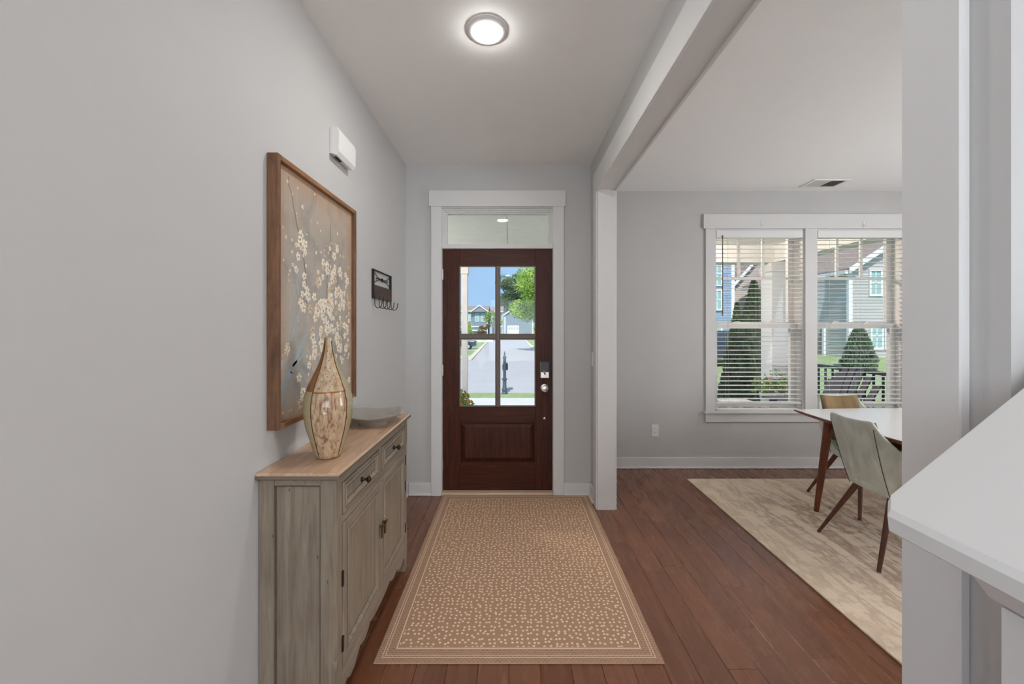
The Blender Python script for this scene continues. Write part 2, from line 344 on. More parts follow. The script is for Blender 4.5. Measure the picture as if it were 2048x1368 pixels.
struct(MB().box(XL-0.3, XR+0.3, YB-0.3, YW+0.165, H, H+0.25).build('ceiling', 'ceiling_paint'), 'smooth grey white ceiling over entry and dining room', 'ceiling')

# ---- casing round the wide opening (jamb liner, casing boards both sides)
t1 = sroot('trim_1', 'white cased trim around the wide dining room opening', 'trim')
bx('jamb', 'trim_paint', t1, XS0, XS1, 3.051, 3.062, 0.0, 2.444)
bx('head_jamb', 'trim_paint', t1, XS0, XS1, 0.6585, 3.051, 2.444, 2.455)
bx('jamb', 'trim_paint', t1, XS0, XS1, 0.650, 0.6585, 0.0, 2.444)
for x0, x1 in ((XS0-0.015, XS0), (XS1, XS1+0.015)):
    bx('casing', 'trim_paint', t1, x0, x1, 3.056, 3.152, 0.0, 2.436, b=0.002)
    bx('head_casing', 'trim_paint', t1, x0, x1, 0.571, 3.152, 2.436, 2.59, b=0.002)
bx('casing', 'trim_paint', t1, XS0-0.015, XS0, 0.571, 0.6585, 0.0, 2.436, b=0.002)
bx('casing', 'trim_paint', t1, XS1, XS1+0.015, 0.651, 0.658, 0.0, 2.436)
# ---- front door casing, jambs, threshold
t2 = sroot('trim_2', 'white casing boards framing the front door and transom', 'trim')
CY0, CY1 = 3.303, 3.325
bx('casing', 'trim_paint', t2, -0.669, -0.585, CY0, CY1, 0.0, 2.392, b=0.002)
bx('casing', 'trim_paint', t2, 0.341, 0.430, CY0, CY1, 0.0, 2.392, b=0.002)
bx('head_casing', 'trim_paint', t2, -0.686, 0.443, CY0-0.006, CY1, 2.392, 2.524, b=0.002)
bx('jamb', 'trim_paint', t2, -0.60, -0.583, YD, 3.49, 0.0, 2.40); bx('jamb', 'trim_paint', t2, 0.339, 0.356, YD, 3.49, 0.0, 2.40)
bx('head_jamb', 'trim_paint', t2, -0.583, 0.339, YD, 3.49, 2.385, 2.40); bx('transom_bar', 'trim_paint', t2, -0.583, 0.339, 3.332, 3.49, 2.051, 2.088, b=0.002)
bx('threshold', 'threshold_wood', t2, -0.583, 0.339, 3.306, 3.48, 0.0, 0.024, b=0.004)
bx('door_stop', 'trim_paint', t2, -0.583, -0.571, 3.408, 3.43, 0.024, 2.05); bx('door_stop', 'trim_paint', t2, 0.327, 0.339, 3.408, 3.43, 0.024, 2.05)
# ---- transom window
w3 = sroot('window_3', 'narrow clear transom window above the front door', 'window')
for i, (a, y) in enumerate(((0.0, 3.340), (0.012, 3.352), (0.024, 3.364))):
    z0, z1, x0, x1 = 2.088, 2.385-a, -0.583+a, 0.339-a
    bx('frame_moulding', 'trim_paint', w3, x0, x1, y, y+0.05, z1-0.012, z1, b=0.002)
    bx('frame_moulding', 'trim_paint', w3, x0, x0+0.012, y, y+0.05, z0, z1-0.012, b=0.002); bx('frame_moulding', 'trim_paint', w3, x1-0.012, x1, y, y+0.05, z0, z1-0.012, b=0.002)
bx('pane', 'glass', w3, -0.547, 0.303, 3.395, 3.399, 2.088, 2.349)
# ---- the door
d1 = sroot('door_1', 'dark brown wooden front door with four glass panes', 'door')
DY0, DY1 = 3.36, 3.404
gx = [(-0.441, -0.1344), (-0.105, 0.1974)]; gz = [(0.7286, 1.296), (1.333, 1.909)]
bx('stile', 'door_wood', d1, -0.580, -0.443, DY0, DY1, 0.027, 2.046, b=0.002); bx('stile', 'door_wood', d1, 0.2, 0.336, DY0, DY1, 0.027, 2.046, b=0.002)
bx('rail', 'door_wood_across', d1, -0.443, 0.2, DY0, DY1, 1.912, 2.046, b=0.0015); bx('rail', 'door_wood_across', d1, -0.443, 0.2, DY0, DY1, 0.603, 0.7255, b=0.0015); bx('rail', 'door_wood_across', d1, -0.443, 0.2, DY0, DY1, 0.027, 0.25, b=0.0015)
bx('muntin', 'muntin_paint', d1, -0.1344, -0.105, DY0+0.002, DY1, 0.7255, 1.912, b=0.004)
for x0, x1 in ((-0.443, -0.1344), (-0.105, 0.2)): bx('muntin', 'muntin_paint', d1, x0, x1, DY0+0.002, DY1, 1.296, 1.333, b=0.004)
for x0, x1 in gx:
    for z0, z1 in gz:
        bx('pane', 'glass', d1, x0, x1, 3.38, 3.384, z0, z1)
        m = MB(); e_ = 0.007
        m.box(x0-.003, x0+e_, DY0+.006, 3.38, z0, z1).box(x1-e_, x1+.003, DY0+.006, 3.38, z0, z1).box(x0+e_, x1-e_, DY0+.006, 3.38, z0-.003, z0+e_).box(x0+e_, x1-e_, DY0+.006, 3.38, z1-e_, z1+.003)
        m.build('glazing_bead', 'muntin_paint', d1)
m = MB(); a = (-0.443, 0.2, 0.25, 0.603); i = 0.035
def ring(ins, y): return [(a[0]+ins, y, a[2]+ins), (a[1]-ins, y, a[2]+ins), (a[1]-ins, y, a[3]-ins), (a[0]+ins, y, a[3]-ins)]
vs = ring(0, DY0+0.018)+ring(0.012, DY0+0.02)+ring(0.045, DY0+0.004)+ring(0.048, DY0+0.003); fs = [(12, 13, 14, 15)]
for j in range(3):
    for q in range(4): fs.append((4*j+q, 4*j+(q+1) % 4, 4*j+4+(q+1) % 4, 4*j+4+q))
m.add(vs, fs); m.build('raised_panel', 'door_wood', d1)
m = MB().box(-0.443, 0.2, DY1-0.012, DY1, 0.25, 0.603); m.build('panel_back', 'door_wood', d1)
m = MB(); mo = 0.01
m.box(-.443, -.433, DY0+.001, DY0+.014, .25, .603).box(.19, .2, DY0+.001, DY0+.014, .25, .603).box(-.433, .19, DY0+.001, DY0+.014, .25, .26).box(-.433, .19, DY0+.001, DY0+.014, .593, .603)
m.build('panel_moulding', 'door_wood', d1)
for z in (1.837, 1.035, 0.245):
    h = MB().lathe([(0.006, -0.045), (0.006, 0.045)], (-0.5815, 3.353, z), 10).box(-0.5825, -0.578, 3.353, 3.362, z-0.045, z+0.045).build('hinge', 'nickel', d1, smooth=True)
lk = bx('lock_body', 'nickel', d1, 0.237, 0.311, 3.338, 3.36, 0.968, 1.106, b=0.004)
bx('lock_cover', 'black_plastic', lk, 0.241, 0.309, 3.333, 3.3385, 1.02, 1.104, b=0.002)
MB().tube([(0.261, 3.326, 1.036), (0.277, 3.326, 1.000)], 0.006, 8).tube([(0.269, 3.338, 1.018), (0.269, 3.326, 1.018)], 0.006, 8).build('thumb_turn', 'nickel', lk, smooth=True)
MB().lathe([(0.033, 3.36), (0.033, 3.352), (0.014, 3.348), (0.012, 3.325), (0.026, 3.318), (0.029, 3.305), (0.024, 3.295), (0.0, 3.292)], (0.273, 0, 0.884), 24, axis='y', cap=False).build('knob', 'nickel', d1, smooth=True)
MB().lathe([(0.011, 3.361), (0.010, 3.356), (0.0, 3.354)], (0.273, 0, 0.628), 14, axis='y', cap=False).build('bore_cap', 'nickel', d1, smooth=True)
bx('bottom_sweep', 'black_plastic', d1, -0.578, 0.334, DY0+0.004, DY1, 0.0245, 0.0275)

# ---- dining windows
def window(n, x0, x1, label):
    r = sroot(f'window_{n}', label, 'window')
    Y0, Y1 = YW, YW+0.165
    bx('jamb', 'trim_paint', r, x0, x0+0.014, Y0, Y1, wz0, wz1); bx('jamb', 'trim_paint', r, x1-0.014, x1, Y0, Y1, wz0, wz1)
    bx('head_jamb', 'trim_paint', r, x0+0.014, x1-0.014, Y0, Y1, wz1-0.014, wz1)
    xa, xb = x0+0.03, x1-0.03
    for nm, zz0, zz1, yy in (('lower_sash', wz0+0.02, 1.435, 4.055), ('upper_sash', 1.40, wz1-0.014, 4.092)):
        s_ = MB(); e_ = 0.042
        s_.box(xa-0.016, xa+e_, yy, yy+0.035, zz0, zz1).box(xb-e_, xb+0.016, yy, yy+0.035, zz0, zz1).box(xa+e_, xb-e_, yy, yy+0.035, zz0, zz0+0.05).box(xa+e_, xb-e_, yy, yy+0.035, zz1-0.05, zz1)
        so = s_.build(nm, 'trim_paint', r)
        bx('pane', 'glass', so, xa+e_, xb-e_, yy+0.015, yy+0.019, zz0+0.05, zz1-0.05)
        if nm == 'upper_sash':
            bx('muntin', 'trim_paint', so, xa+e_, xb-e_, yy+0.004, yy+0.03, 1.885, 1.910, b=0.003)
            for q in (1, 2):
                xm = xa+e_+(xb-xa-2*e_)*q/3; bx('muntin', 'trim_paint', so, xm-0.0125, xm+0.0125, yy+0.004, yy+0.03, 1.91, zz1-0.05, b=0.003)
        else:
            for q in (0.3, 0.7): 
                xm = xa+(xb-xa)*q; MB().box(xm-0.03, xm+0.03, 4.05, 4.08, 1.435, 1.443).box(xm-0.016, xm+0.016, 4.045, 4.075, 1.443, 1.456).build('sash_lock', 'trim_paint', so)
    bx('side_track', 'vent_dark', r, x1-0.040, x1-0.014, 4.093, 4.125, 1.44, wz1-0.014)
    return r
window(1, *wx[0], 'left dining window with white sashes and three small top panes')
window(2, *wx[1], 'right dining window with white sashes, partly behind the near wall')
t3 = sroot('trim_3', 'white casing, stool and apron around the pair of dining windows', 'trim')
QY = YW-0.02
bx('casing', 'trim_paint', t3, wx[0][0]-0.095, wx[0][0], QY, YW, wz0, 2.37, b=0.002); bx('casing', 'trim_paint', t3, wx[1][1], wx[1][1]+0.095, QY, YW, wz0, 2.37, b=0.002)
bx('mullion_casing', 'trim_paint', t3, wx[0][1], wx[1][0], QY, YW, wz0, 2.37, b=0.002)
bx('head_casing', 'trim_paint', t3, wx[0][0]-0.12, wx[1][1]+0.12, QY-0.006, YW, 2.37, 2.513, b=0.002)
bx('stool', 'trim_paint', t3, wx[0][0]-0.115, wx[1][1]+0.115, QY-0.03, YW, wz0-0.022, wz0, b=0.004)
for x0, x1 in wx: bx('stool', 'trim_paint', t3, x0+0.001, x1-0.001, YW, YW+0.10, wz0, wz0+0.012)
bx('apron', 'trim_paint', t3, wx[0][0]-0.095, wx[1][1]+0.095, QY, YW, 0.46, wz0-0.022, b=0.002)
# ---- blinds
slat_me = {}
def blind(x0, x1, label, wand):
    L = x1-x0-0.012; xc = (x0+x1)/2
    r = thing('window_blind', label, 'blind', (xc, 3.995, 2.285), 0, 'white slatted dining window blinds')
    MB().box(-L/2, L/2, -0.026, 0.03, 0.0, 0.068).box(-L/2-0.004, L/2+0.004, -0.035, -0.026, -0.002, 0.07, b=0.002).build('valance', 'blind_slat', r)
    m = MB(); W = 0.05; prof = [(-0.025, 0.0), (-0.0125, 0.0014), (0, 0.0019), (0.0125, 0.0014), (0.025, 0.0)]
    m.prism(prof+[(p[0], p[1]-0.0022) for p in prof[::-1]], 'x', -L/2, L/2)
    first = None; n = int((2.285-0.625)/0.0439)
    for i in range(n):
        if first is None: first = m.build('slat', 'blind_slat', r, smooth=True); o = first
        else: o = first.copy(); C.objects.link(o); o.parent = r
        o.location = (0, 0, -0.02-i*0.0439); o.rotation_euler = (R(3.0+random.uniform(-.5, .5)), 0, 0)
    zb = -0.02-n*0.0439
    bx('bottom_rail', 'blind_slat', r, -L/2, L/2, -0.025, 0.025, zb-0.006, zb+0.012, b=0.003)
    for q in (-0.36, 0.0, 0.36):
        for yy in (-0.0262, 0.0262): MB().tube([(q*L, yy, 0.0), (q*L, yy, zb)], 0.0007, 5).build('ladder_cord', 'blind_cord', r)
    if wand: MB().tube([(-L/2+0.055, -0.04, 0.02), (-L/2+0.055, -0.04, -0.78)], 0.0045, 6).build('tilt_wand', 'wand_brown', r)
    MB().tube([(-L/2+0.11, -0.03, 0.0), (-L/2+0.11, -0.03, -1.1)], 0.0014, 5).build('pull_cord', 'blind_cord', r)
random.seed(5)
blind(wx[0][0]+0.014, wx[0][1]-0.014, 'white slatted blind in the left dining window, dark wand at left', True)
blind(wx[1][0]+0.014, wx[1][1]-0.014, 'white slatted blind in the right dining window above the table', False)
for px, lab in ((1524, 'small clear adhesive hook on the head trim above the left window'), (1727, 'small clear adhesive hook on the head trim above the right window')):
    X_ = (px-1024)*3.94/800
    h = thing('adhesive_hook', lab, 'hook', (X_, 3.939, 2.405), 0, 'adhesive hooks on the window trim')
    bx('backplate', 'white_plastic', h, -0.006, 0.006, -0.003, 0.001, -0.03, 0.035, b=0.001)
    MB().tube([(0, -0.003, 0.0), (0, -0.012, -0.012), (0, -0.022, -0.008), (0, -0.024, 0.01)], 0.003, 6).build('hook_arm', 'white_plastic', h, smooth=True)

# ---- baseboards with shoe
def base(name, label, segs):
    r = sroot(name, label, 'baseboard')
    for (x0, x1, y0, y1, nx, ny) in segs:      # n = outward direction of the face
        t_, s_ = 0.014, 0.026
        def run(th, z0, z1): 
            return (x0 if nx >= 0 else x1-th, (x0+th if nx > 0 else x1), y0 if ny >= 0 else y1-th, (y0+th if ny > 0 else y1), z0, z1)
        bx('board', 'trim_paint', r, *run(t_, 0.0, 0.105), b=0.002); bx('shoe', 'trim_paint', r, *run(s_, 0.0, 0.016), b=0.004)
base('baseboard_left', 'white baseboard along the long left wall', [(XL, XL+.1, YB, YD, 1, 0)])
base('baseboard_front', 'white baseboard pieces either side of the front door', [(XL+0.026, -0.669, YD-.1, YD, 0, -1), (0.430, XS0, YD-.1, YD, 0, -1), (XS0-.1, XS0, 3.152, YD, -1, 0)])
base('baseboard_dining', 'white baseboard under the dining windows', [(XS1, XR, YW-.1, YW, 0, -1)])
base('baseboard_right', 'white baseboard on the hidden dining side wall', [(XR-.1, XR, 0.67, YW, -1, 0)])
# ---- floor: individual planks
fl = sroot('floor', 'brown stained oak plank floor', 'floor')
MB().box(XL-0.1, XR+0.1, YB-0.1, YW+0.1, -0.06, -0.0125).build('subfloor', 'subfloor', fl)
random.seed(11); PW = 0.127; pm = {}; rest = MB(); cnt = 0
def plank_mesh(L):
    k_ = round(L, 3)
    if k_ not in pm:
        a_, g = 0.0016, 0.0004; x0, x1, y0, y1 = g, PW-g, g, k_-g; m = MB()
        vs = [(x0,y0,-.0125),(x1,y0,-.0125),(x1,y1,-.0125),(x0,y1,-.0125),(x0,y0,-a_),(x1,y0,-a_),(x1,y1,-a_),(x0,y1,-a_),(x0+a_,y0+a_,0),(x1-a_,y0+a_,0),(x1-a_,y1-a_,0),(x0+a_,y1-a_,0)]
        fs = [(8,9,10,11)]+[(4+q,4+(q+1)%4,8+(q+1)%4,8+q) for q in range(4)]+[(q,(q+1)%4,4+(q+1)%4,4+q) for q in range(4)]
        pm[k_] = (vs, fs)
    return k_, pm[k_]
pobj = {}
ncol = int((XR-XL)/PW)+1
for ci in range(ncol):
    x = XL+ci*PW-0.02
    ytop = YD+0.02 if x+PW < XS0+0.03 else YW+0.02
    y = YB-random.uniform(0, 0.9)
    while y < ytop-0.01:
        L = random.choice((0.42, 0.55, 0.70, 0.85, 1.0, 1.2)); 
        if y+L > ytop-0.25: L = ytop-y
        key, (vs, fs) = plank_mesh(L)
        vis = y+L > 1.35 and abs(x+PW/2) < 0.99*(y+L)+0.05 and x < 2.75
        if vis and cnt < 295:
            if key not in pobj:
                o = MB().add(vs, fs).build('plank', 'floor_plank', fl, (x, y, 0)); pobj[key] = o.data
            else:
                o = bpy.data.objects.new('plank', pobj[key]); C.objects.link(o); o.parent = fl; o.location = (x, y, 0)
            cnt += 1
        else: rest.add([(p[0]+x, p[1]+y, p[2]) for p in vs], fs)
        y += L
o = rest.build('planks_beyond', 'floor_plank', fl); o['kind'] = 'stuff'

# ---- stair half wall at the right edge with sloping cap
sl = 0.806; hx, hz, hy0, hy1 = 0.456, 1.168, 0.16, 0.500
hw = sroot('trim_4', 'white sloping cap of the stair half wall in the near right corner', 'half wall')
def sp(x): return hz+(x-hx)*sl
m = MB(); ch = 0.014
top = [(hx, hy0), (hx, hy1-ch), (hx+ch, hy1), (1.9, hy1), (1.9, hy0)]
n = len(top); vs = [(p[0]+0.004, p[1], sp(p[0])) for p in top]+[(p[0], p[1], sp(p[0])-0.008) for p in top]+[(p[0]+0.002, p[1], sp(p[0])-0.026) for p in top]+[(p[0]+0.012, p[1]-0.004, sp(p[0])-0.032) for p in top]
fs = [tuple(range(n)), tuple(range(3*n, 4*n))]+[(j*n+i, j*n+(i+1) % n, (j+1)*n+(i+1) % n, (j+1)*n+i) for j in range(3) for i in range(n)]
m.add(vs, fs); m.build('cap', 'trim_paint', hw)
# moulding under the cap on the end, and the half wall body
pr = [(0.508, 1.168), (0.512, 1.140), (0.5376, 1.105), (0.552, 1.090), (0.5706, 1.066), (0.585, 1.058), (0.66, 1.058), (0.66, 1.290)]
MB().prism(pr, 'y', hy0+0.01, hy1-0.022).build('cove_moulding', 'trim_paint', hw)
MB().prism([(0.580, 0.0), (1.9, 0.0), (1.9, sp(1.9)-0.035), (0.662, sp(0.662)-0.04), (0.662, 1.058), (0.580, 1.058)], 'y', hy0+0.03, hy1-0.026).build('body', 'trim_paint', hw)
st = sroot('staircase', 'brown treaded stairs rising behind the half wall', 'stairs')
for i in range(5):
    bx('tread', 'walnut', st, 0.70+0.25*i, 0.97+0.25*i, -0.8, hy0+0.03, 0.165+0.185*i, 0.19+0.185*i, b=0.004)
    bx('riser', 'trim_paint', st, 0.72+0.25*i, 0.74+0.25*i, -0.8, hy0+0.03, 0.0+0.185*i, 0.165+0.185*i)
# ---- light fittings
def can(x, y, label):
    r = thing('recessed_light', label, 'light', (x, y, H), 0, 'recessed ceiling lights')
    MB().lathe([(0.093, 0.0), (0.093, -0.004), (0.086, -0.008), (0.066, -0.017), (0.064, -0.017)], (0, 0, 0), 48, cap=False).build('trim_ring', 'white_plastic', r, smooth=True)
    MB().lathe([(0.064, -0.017), (0.058, -0.022), (0.03, -0.025), (0.0, -0.026)], (0, 0, 0), 32, cap=False).build('lens', 'lamp_white', r, smooth=True)
can(-0.114, 1.819, 'round lit recessed light in the entry ceiling')
can(-0.114, -0.9, 'round lit recessed light in the hall ceiling behind the viewpoint')
can(-0.114, -3.4, 'round lit recessed light farthest back in the hall ceiling')
def bowl(x, y, label):
    pl = thing('pendant_lamp', label, 'lamp', (x, y, H), 0, 'white bowl pendant lamps')
    MB().lathe([(0.0, 0.0), (0.06, 0.0), (0.06, -0.02), (0.0, -0.025)], (0,0,0), 24, cap=False).build('canopy', 'iron', pl, smooth=True)
    MB().tube([(0,0,-0.02), (0,0,-0.50)], 0.006, 8).build('stem', 'iron', pl)
    MB().lathe([(0.235, -0.40), (0.24, -0.40), (0.235, -0.43), (0.19, -0.48), (0.11, -0.52), (0.0, -0.53), (0.0, -0.52), (0.10, -0.51), (0.18, -0.47), (0.226, -0.428), (0.235, -0.40)], (0,0,0), 36, cap=False).build('bowl_shade', 'white_plastic', pl, smooth=True)
    MB().lathe([(0.17, -0.455), (0.12, -0.45), (0.0, -0.448)], (0,0,0), 28, cap=False).build('light_disc', 'lamp_bulb', pl, smooth=True)
bowl(4.0, 1.7, 'white bowl pendant over the dining table, hidden behind the near wall')
bowl(0.9, -1.9, 'white bowl uplight added as unseen fill just behind the viewpoint')  # this bowl and the next are added out of view to flatten the light
bowl(2.6, -3.9, 'white bowl uplight added as unseen fill at the far back of the living room')
vt = thing('ceiling_vent', 'white rectangular air vent in the dining room ceiling', 'vent', (2.92, 3.74, H))
m = MB(); m.box(-0.165, 0.165, -0.10, -0.078, -0.008, 0).box(-0.165, 0.165, 0.078, 0.10, -0.008, 0).box(-0.165, -0.143, -0.078, 0.078, -0.008, 0).box(0.143, 0.165, -0.078, 0.078, -0.008, 0).box(-0.006, 0.006, -0.078, 0.078, -0.008, 0)
m.build('frame', 'white_plastic', vt); bx('duct', 'vent_dark', vt, -0.143, 0.143, -0.078, 0.078, -0.0012, -0.0004)
for i in range(8): 
    for s_ in (-1, 1):
        x_ = s_*(0.018+i*0.0165); MB().add([(x_-.006*s_, -.078, -.0075), (x_-.006*s_, .078, -.0075), (x_+.005*s_, .078, -.0015), (x_+.005*s_, -.078, -.0015), (x_-.006*s_, -.078, -.0068), (x_-.006*s_, .078, -.0068), (x_+.005*s_, .078, -.0008), (x_+.005*s_, -.078, -.0008)],
            [(0,1,2,3),(4,5,6,7),(0,1,5,4),(1,2,6,5),(2,3,7,6),(3,0,4,7)]).build('louver', 'white_plastic', vt)
ou = thing('wall_outlet', 'white double socket on the wall left of the dining window', 'outlet', (1.418, YW, 0.372))
bx('cover_plate', 'white_plastic', ou, -0.036, 0.036, -0.006, 0, -0.058, 0.058, b=0.002)
for z in (-0.021, 0.021):
    so = bx('socket', 'white_plastic', ou, -0.017, 0.017, -0.008, -0.004, z-0.014, z+0.014, b=0.003)
    for x_ in (-0.006, 0.006): bx('slot', 'dark_gap', so, x_-0.001, x_+0.001, -0.0085, -0.0075, z-0.002, z+0.008)
sw = thing('light_switch', 'white rocker switch on the narrow wall right of the front door', 'switch', (XS0, 3.235, 1.135))
bx('cover_plate', 'white_plastic', sw, -0.006, 0, -0.036, 0.036, -0.058, 0.058, b=0.002)
bx('rocker', 'white_plastic', sw, -0.010, -0.004, -0.016, 0.016, -0.032, 0.032, b=0.002)
# ================================================================== ENTRY FURNISHINGS
# ---- entry rug
o = MB().box(0, RW, 0, RL, 0, 0.007, b=0.0025).build('entry_rug', 'entry_rug', None, (-0.573, 1.648, 0.0005))
tag(o, 'tan woven entry rug with cream dots and lined border', 'rug')
# ---- sideboard (local: x from wall, y along wall)
sb = thing('sideboard', 'weathered grey green sideboard with brown top against the left wall', 'cabinet', (XL+0.030, 1.369, 0))
D, LN = 0.240, 0.98
b0, b1 = 0.02, 0.96                  # body ends in y
m = MB(); e_ = 0.008
tz0, tz1 = 0.8625, 0.8885; ov = D+0.017
def rect(x1, y0, y1, z): return [(-0.028, y0, z), (x1, y0, z), (x1, y1, z), (-0.028, y1, z)]
lv = [(ov-0.010, 0.010, LN-0.010, tz0), (ov, 0.0, LN, tz0+0.006), (ov, 0.0, LN, tz1-0.008)]
vs = []; fs = []
for (x1, y0, y1, z) in lv: vs += rect(x1, y0, y1, z)
fs = [(0,1,2,3)]+[(4*j+q, 4*j+(q+1)%4, 4*j+4+(q+1)%4, 4*j+4+q) for j in range(2) for q in range(4)]
m.add(vs, fs, 0); vs = rect(ov, 0, LN, tz1-0.008)+rect(ov-0.006, 0.006, LN-0.006, tz1)
m.add(vs, [(4,5,6,7)]+[(q, (q+1)%4, 4+(q+1)%4, 4+q) for q in range(4)], 1)
m.build('top', ['cabinet_edge', 'cabinet_top'], sb)
for y in (b0, b1-0.05):
    MB().box(-0.028, 0.024, y, y+0.05, 0.112, tz0).box(-0.002, 0.024, y, y+0.05, 0.0, 0.112).build('back_post', 'cabinet_paint', sb)
    # front post with stopped chamfer on the outer corner
    ye, yi, sg = (y, y+0.05, 1) if y == b0 else (y+0.05, y, -1)
    m = MB(); cz = [(0.0, 0), (0.20, 0), (0.225, 0.012), (0.70, 0.012), (0.735, 0), (tz0, 0)]; vs = []
    for z, c_ in cz:
        c_ = max(c_, 0.0008); vs += [(D, yi, z), (D, ye+sg*c_, z), (D-c_, ye, z), (D-0.055, ye, z), (D-0.055, yi, z)]
    fs = [tuple(range(5)), tuple(range(25, 30))]+[(5*j+q, 5*j+(q+1)%5, 5*j+5+(q+1)%5, 5*j+5+q) for j in range(5) for q in range(5)]
    m.add(vs, fs).build('front_post', 'cabinet_paint', sb)
    yp = (y+0.012, y+0.024) if y == b0 else (y+0.026, y+0.038)
    bx('side_panel', 'cabinet_paint', sb, 0.024, D-0.055, yp[0], yp[1], 0.09, 0.84)
    yr = (y+0.002, y+0.03) if y == b0 else (y+0.02, y+0.048)
    bx('side_rail', 'cabinet_paint_along', sb, 0.024, D-0.055, yr[0], yr[1], 0.838, tz0, b=0.002); bx('side_rail', 'cabinet_paint_along', sb, 0.024, D-0.055, yr[0], yr[1], 0.06, 0.10, b=0.002)
MB().box(D-0.0565, D-0.0545, b0-0.0004, b0+0.001, 0.10, 0.838).box(0.0235, 0.0262, b0+0.0112, b0+0.0125, 0.10, 0.838).box(0.024, D-0.055, b0+0.0015, b0+0.0024, 0.837, 0.8395).box(D-0.0565, D-0.0545, b0+0.011, b0+0.0125, 0.10, 0.838).build('glaze_line', 'cabinet_groove', sb)
bx('back_panel', 'cabinet_paint', sb, -0.003, 0.006, b0+0.05, b1-0.05, 0.10, tz0)
bx('bottom', 'cabinet_paint', sb, 0.0, D-0.02, b0+0.05, b1-0.05, 0.15, 0.165)
F = D
bx('top_rail', 'cabinet_paint_along', sb, F-0.02, F-0.001, b0+0.05, b1-0.05, 0.832, tz0)
bx('middle_rail', 'cabinet_paint_along', sb, F-0.02, F-0.001, b0+0.05, b1-0.05, 0.683, 0.714)
yc = (b0+b1)/2
bx('divider', 'cabinet_paint', sb, F-0.02, F-0.001, yc-0.02, yc+0.02, 0.714, 0.832)
bx('dark_inside', 'dark_gap', sb, F-0.045, F-0.04, b0+0.05, b1-0.05, 0.165, 0.832)
def front(name, y0, y1, z0, z1, fr, par):
    g = MB().box(F-0.018, F-0.006, y0+fr-.002, y1-fr+.002, z0+fr-.002, z1-fr+.002).build(name, 'cabinet_paint', par)
    bx('stile', 'cabinet_paint', g, F-0.02, F+0.003, y0, y0+fr, z0, z1, b=0.002); bx('stile', 'cabinet_paint', g, F-0.02, F+0.003, y1-fr, y1, z0, z1, b=0.002)
    bx('rail', 'cabinet_paint_along', g, F-0.02, F+0.003, y0+fr, y1-fr, z0, z0+fr, b=0.002); bx('rail', 'cabinet_paint_along', g, F-0.02, F+0.003, y0+fr, y1-fr, z1-fr, z1, b=0.002)
    a, b_, c_, d_ = y0+fr, y1-fr, z0+fr, z1-fr; vs = []
    for ins, x in ((-0.004, F+0.003), (0.002, F+0.006), (0.007, F-0.0005), (0.013, F-0.006)):
        vs += [(x, a+ins, c_+ins), (x, b_-ins, c_+ins), (x, b_-ins, d_-ins), (x, a+ins, d_-ins)]
    MB().add(vs, [(4*j+q, 4*j+(q+1)%4, 4*j+4+(q+1)%4, 4*j+4+q) for j in range(3) for q in range(4)]).build('moulding', 'cabinet_paint', g)
    gr = MB(); q_ = 0.0012; i_ = 0.0135
    gr.box(F-0.0062, F-0.0052, a+i_, a+i_+2*q_, c_+i_, d_-i_).box(F-0.0062, F-0.0052, b_-i_-2*q_, b_-i_, c_+i_, d_-i_).box(F-0.0062, F-0.0052, a+i_, b_-i_, c_+i_, c_+i_+2*q_).box(F-0.0062, F-0.0052, a+i_, b_-i_, d_-i_-2*q_, d_-i_)
    o_ = -0.0045
    gr.box(F+0.0025, F+0.0034, a+o_-q_, a+o_+q_, c_+o_, d_-o_).box(F+0.0025, F+0.0034, b_-o_-q_, b_-o_+q_, c_+o_, d_-o_).box(F+0.0025, F+0.0034, a+o_, b_-o_, c_+o_-q_, c_+o_+q_).box(F+0.0025, F+0.0034, a+o_, b_-o_, d_-o_-q_, d_-o_+q_)
    gr.build('glaze_line', 'cabinet_groove', g)
    return g
for y0, y1 in ((b0+0.056, yc-0.024), (yc+0.024, b1-0.056)):
    g = front('drawer', y0, y1, 0.717, 0.829, 0.020, sb); ym = (y0+y1)/2
    MB().lathe([(0.010, F-0.006), (0.010, F-0.002), (0.0055, F+0.003), (0.005, F+0.013), (0.0125, F+0.020), (0.0135, F+0.026), (0.009, F+0.031), (0.0, F+0.032)], (0, ym, 0.768), 16, axis='x', cap=False).build('knob', 'dark_metal', g, smooth=True)
for y0, y1, side in ((b0+0.053, yc-0.002, 1), (yc+0.002, b1-0.053, -1)):
    g = front('door', y0, y1, 0.170, 0.681, 0.042, sb)
    yk = (y1-0.02) if side == 1 else (y0+0.02)
    p = MB().tube([(F, yk, 0.478), (F+0.020, yk, 0.478)], 0.006, 8).box(F+0.012, F+0.018, yk-0.008, yk+0.008, 0.425, 0.48).build('pull', 'pull_metal', g)
    MB().tube([(F+0.02, yk-0.011, 0.48), (F+0.02, yk+0.011, 0.48)], 0.005, 8).build('pull_bar', 'pull_metal', g)
    yh = y0-0.002 if side == 1 else y1+0.002
    for z in (0.225, 0.46, 0.61)[(0 if side == 1 else 0):(3 if side == -1 else 2)]: MB().box(F-0.001, F+0.0055, yh-0.006, yh+0.004, z, z+0.055).build('hinge', 'dark_metal', g)
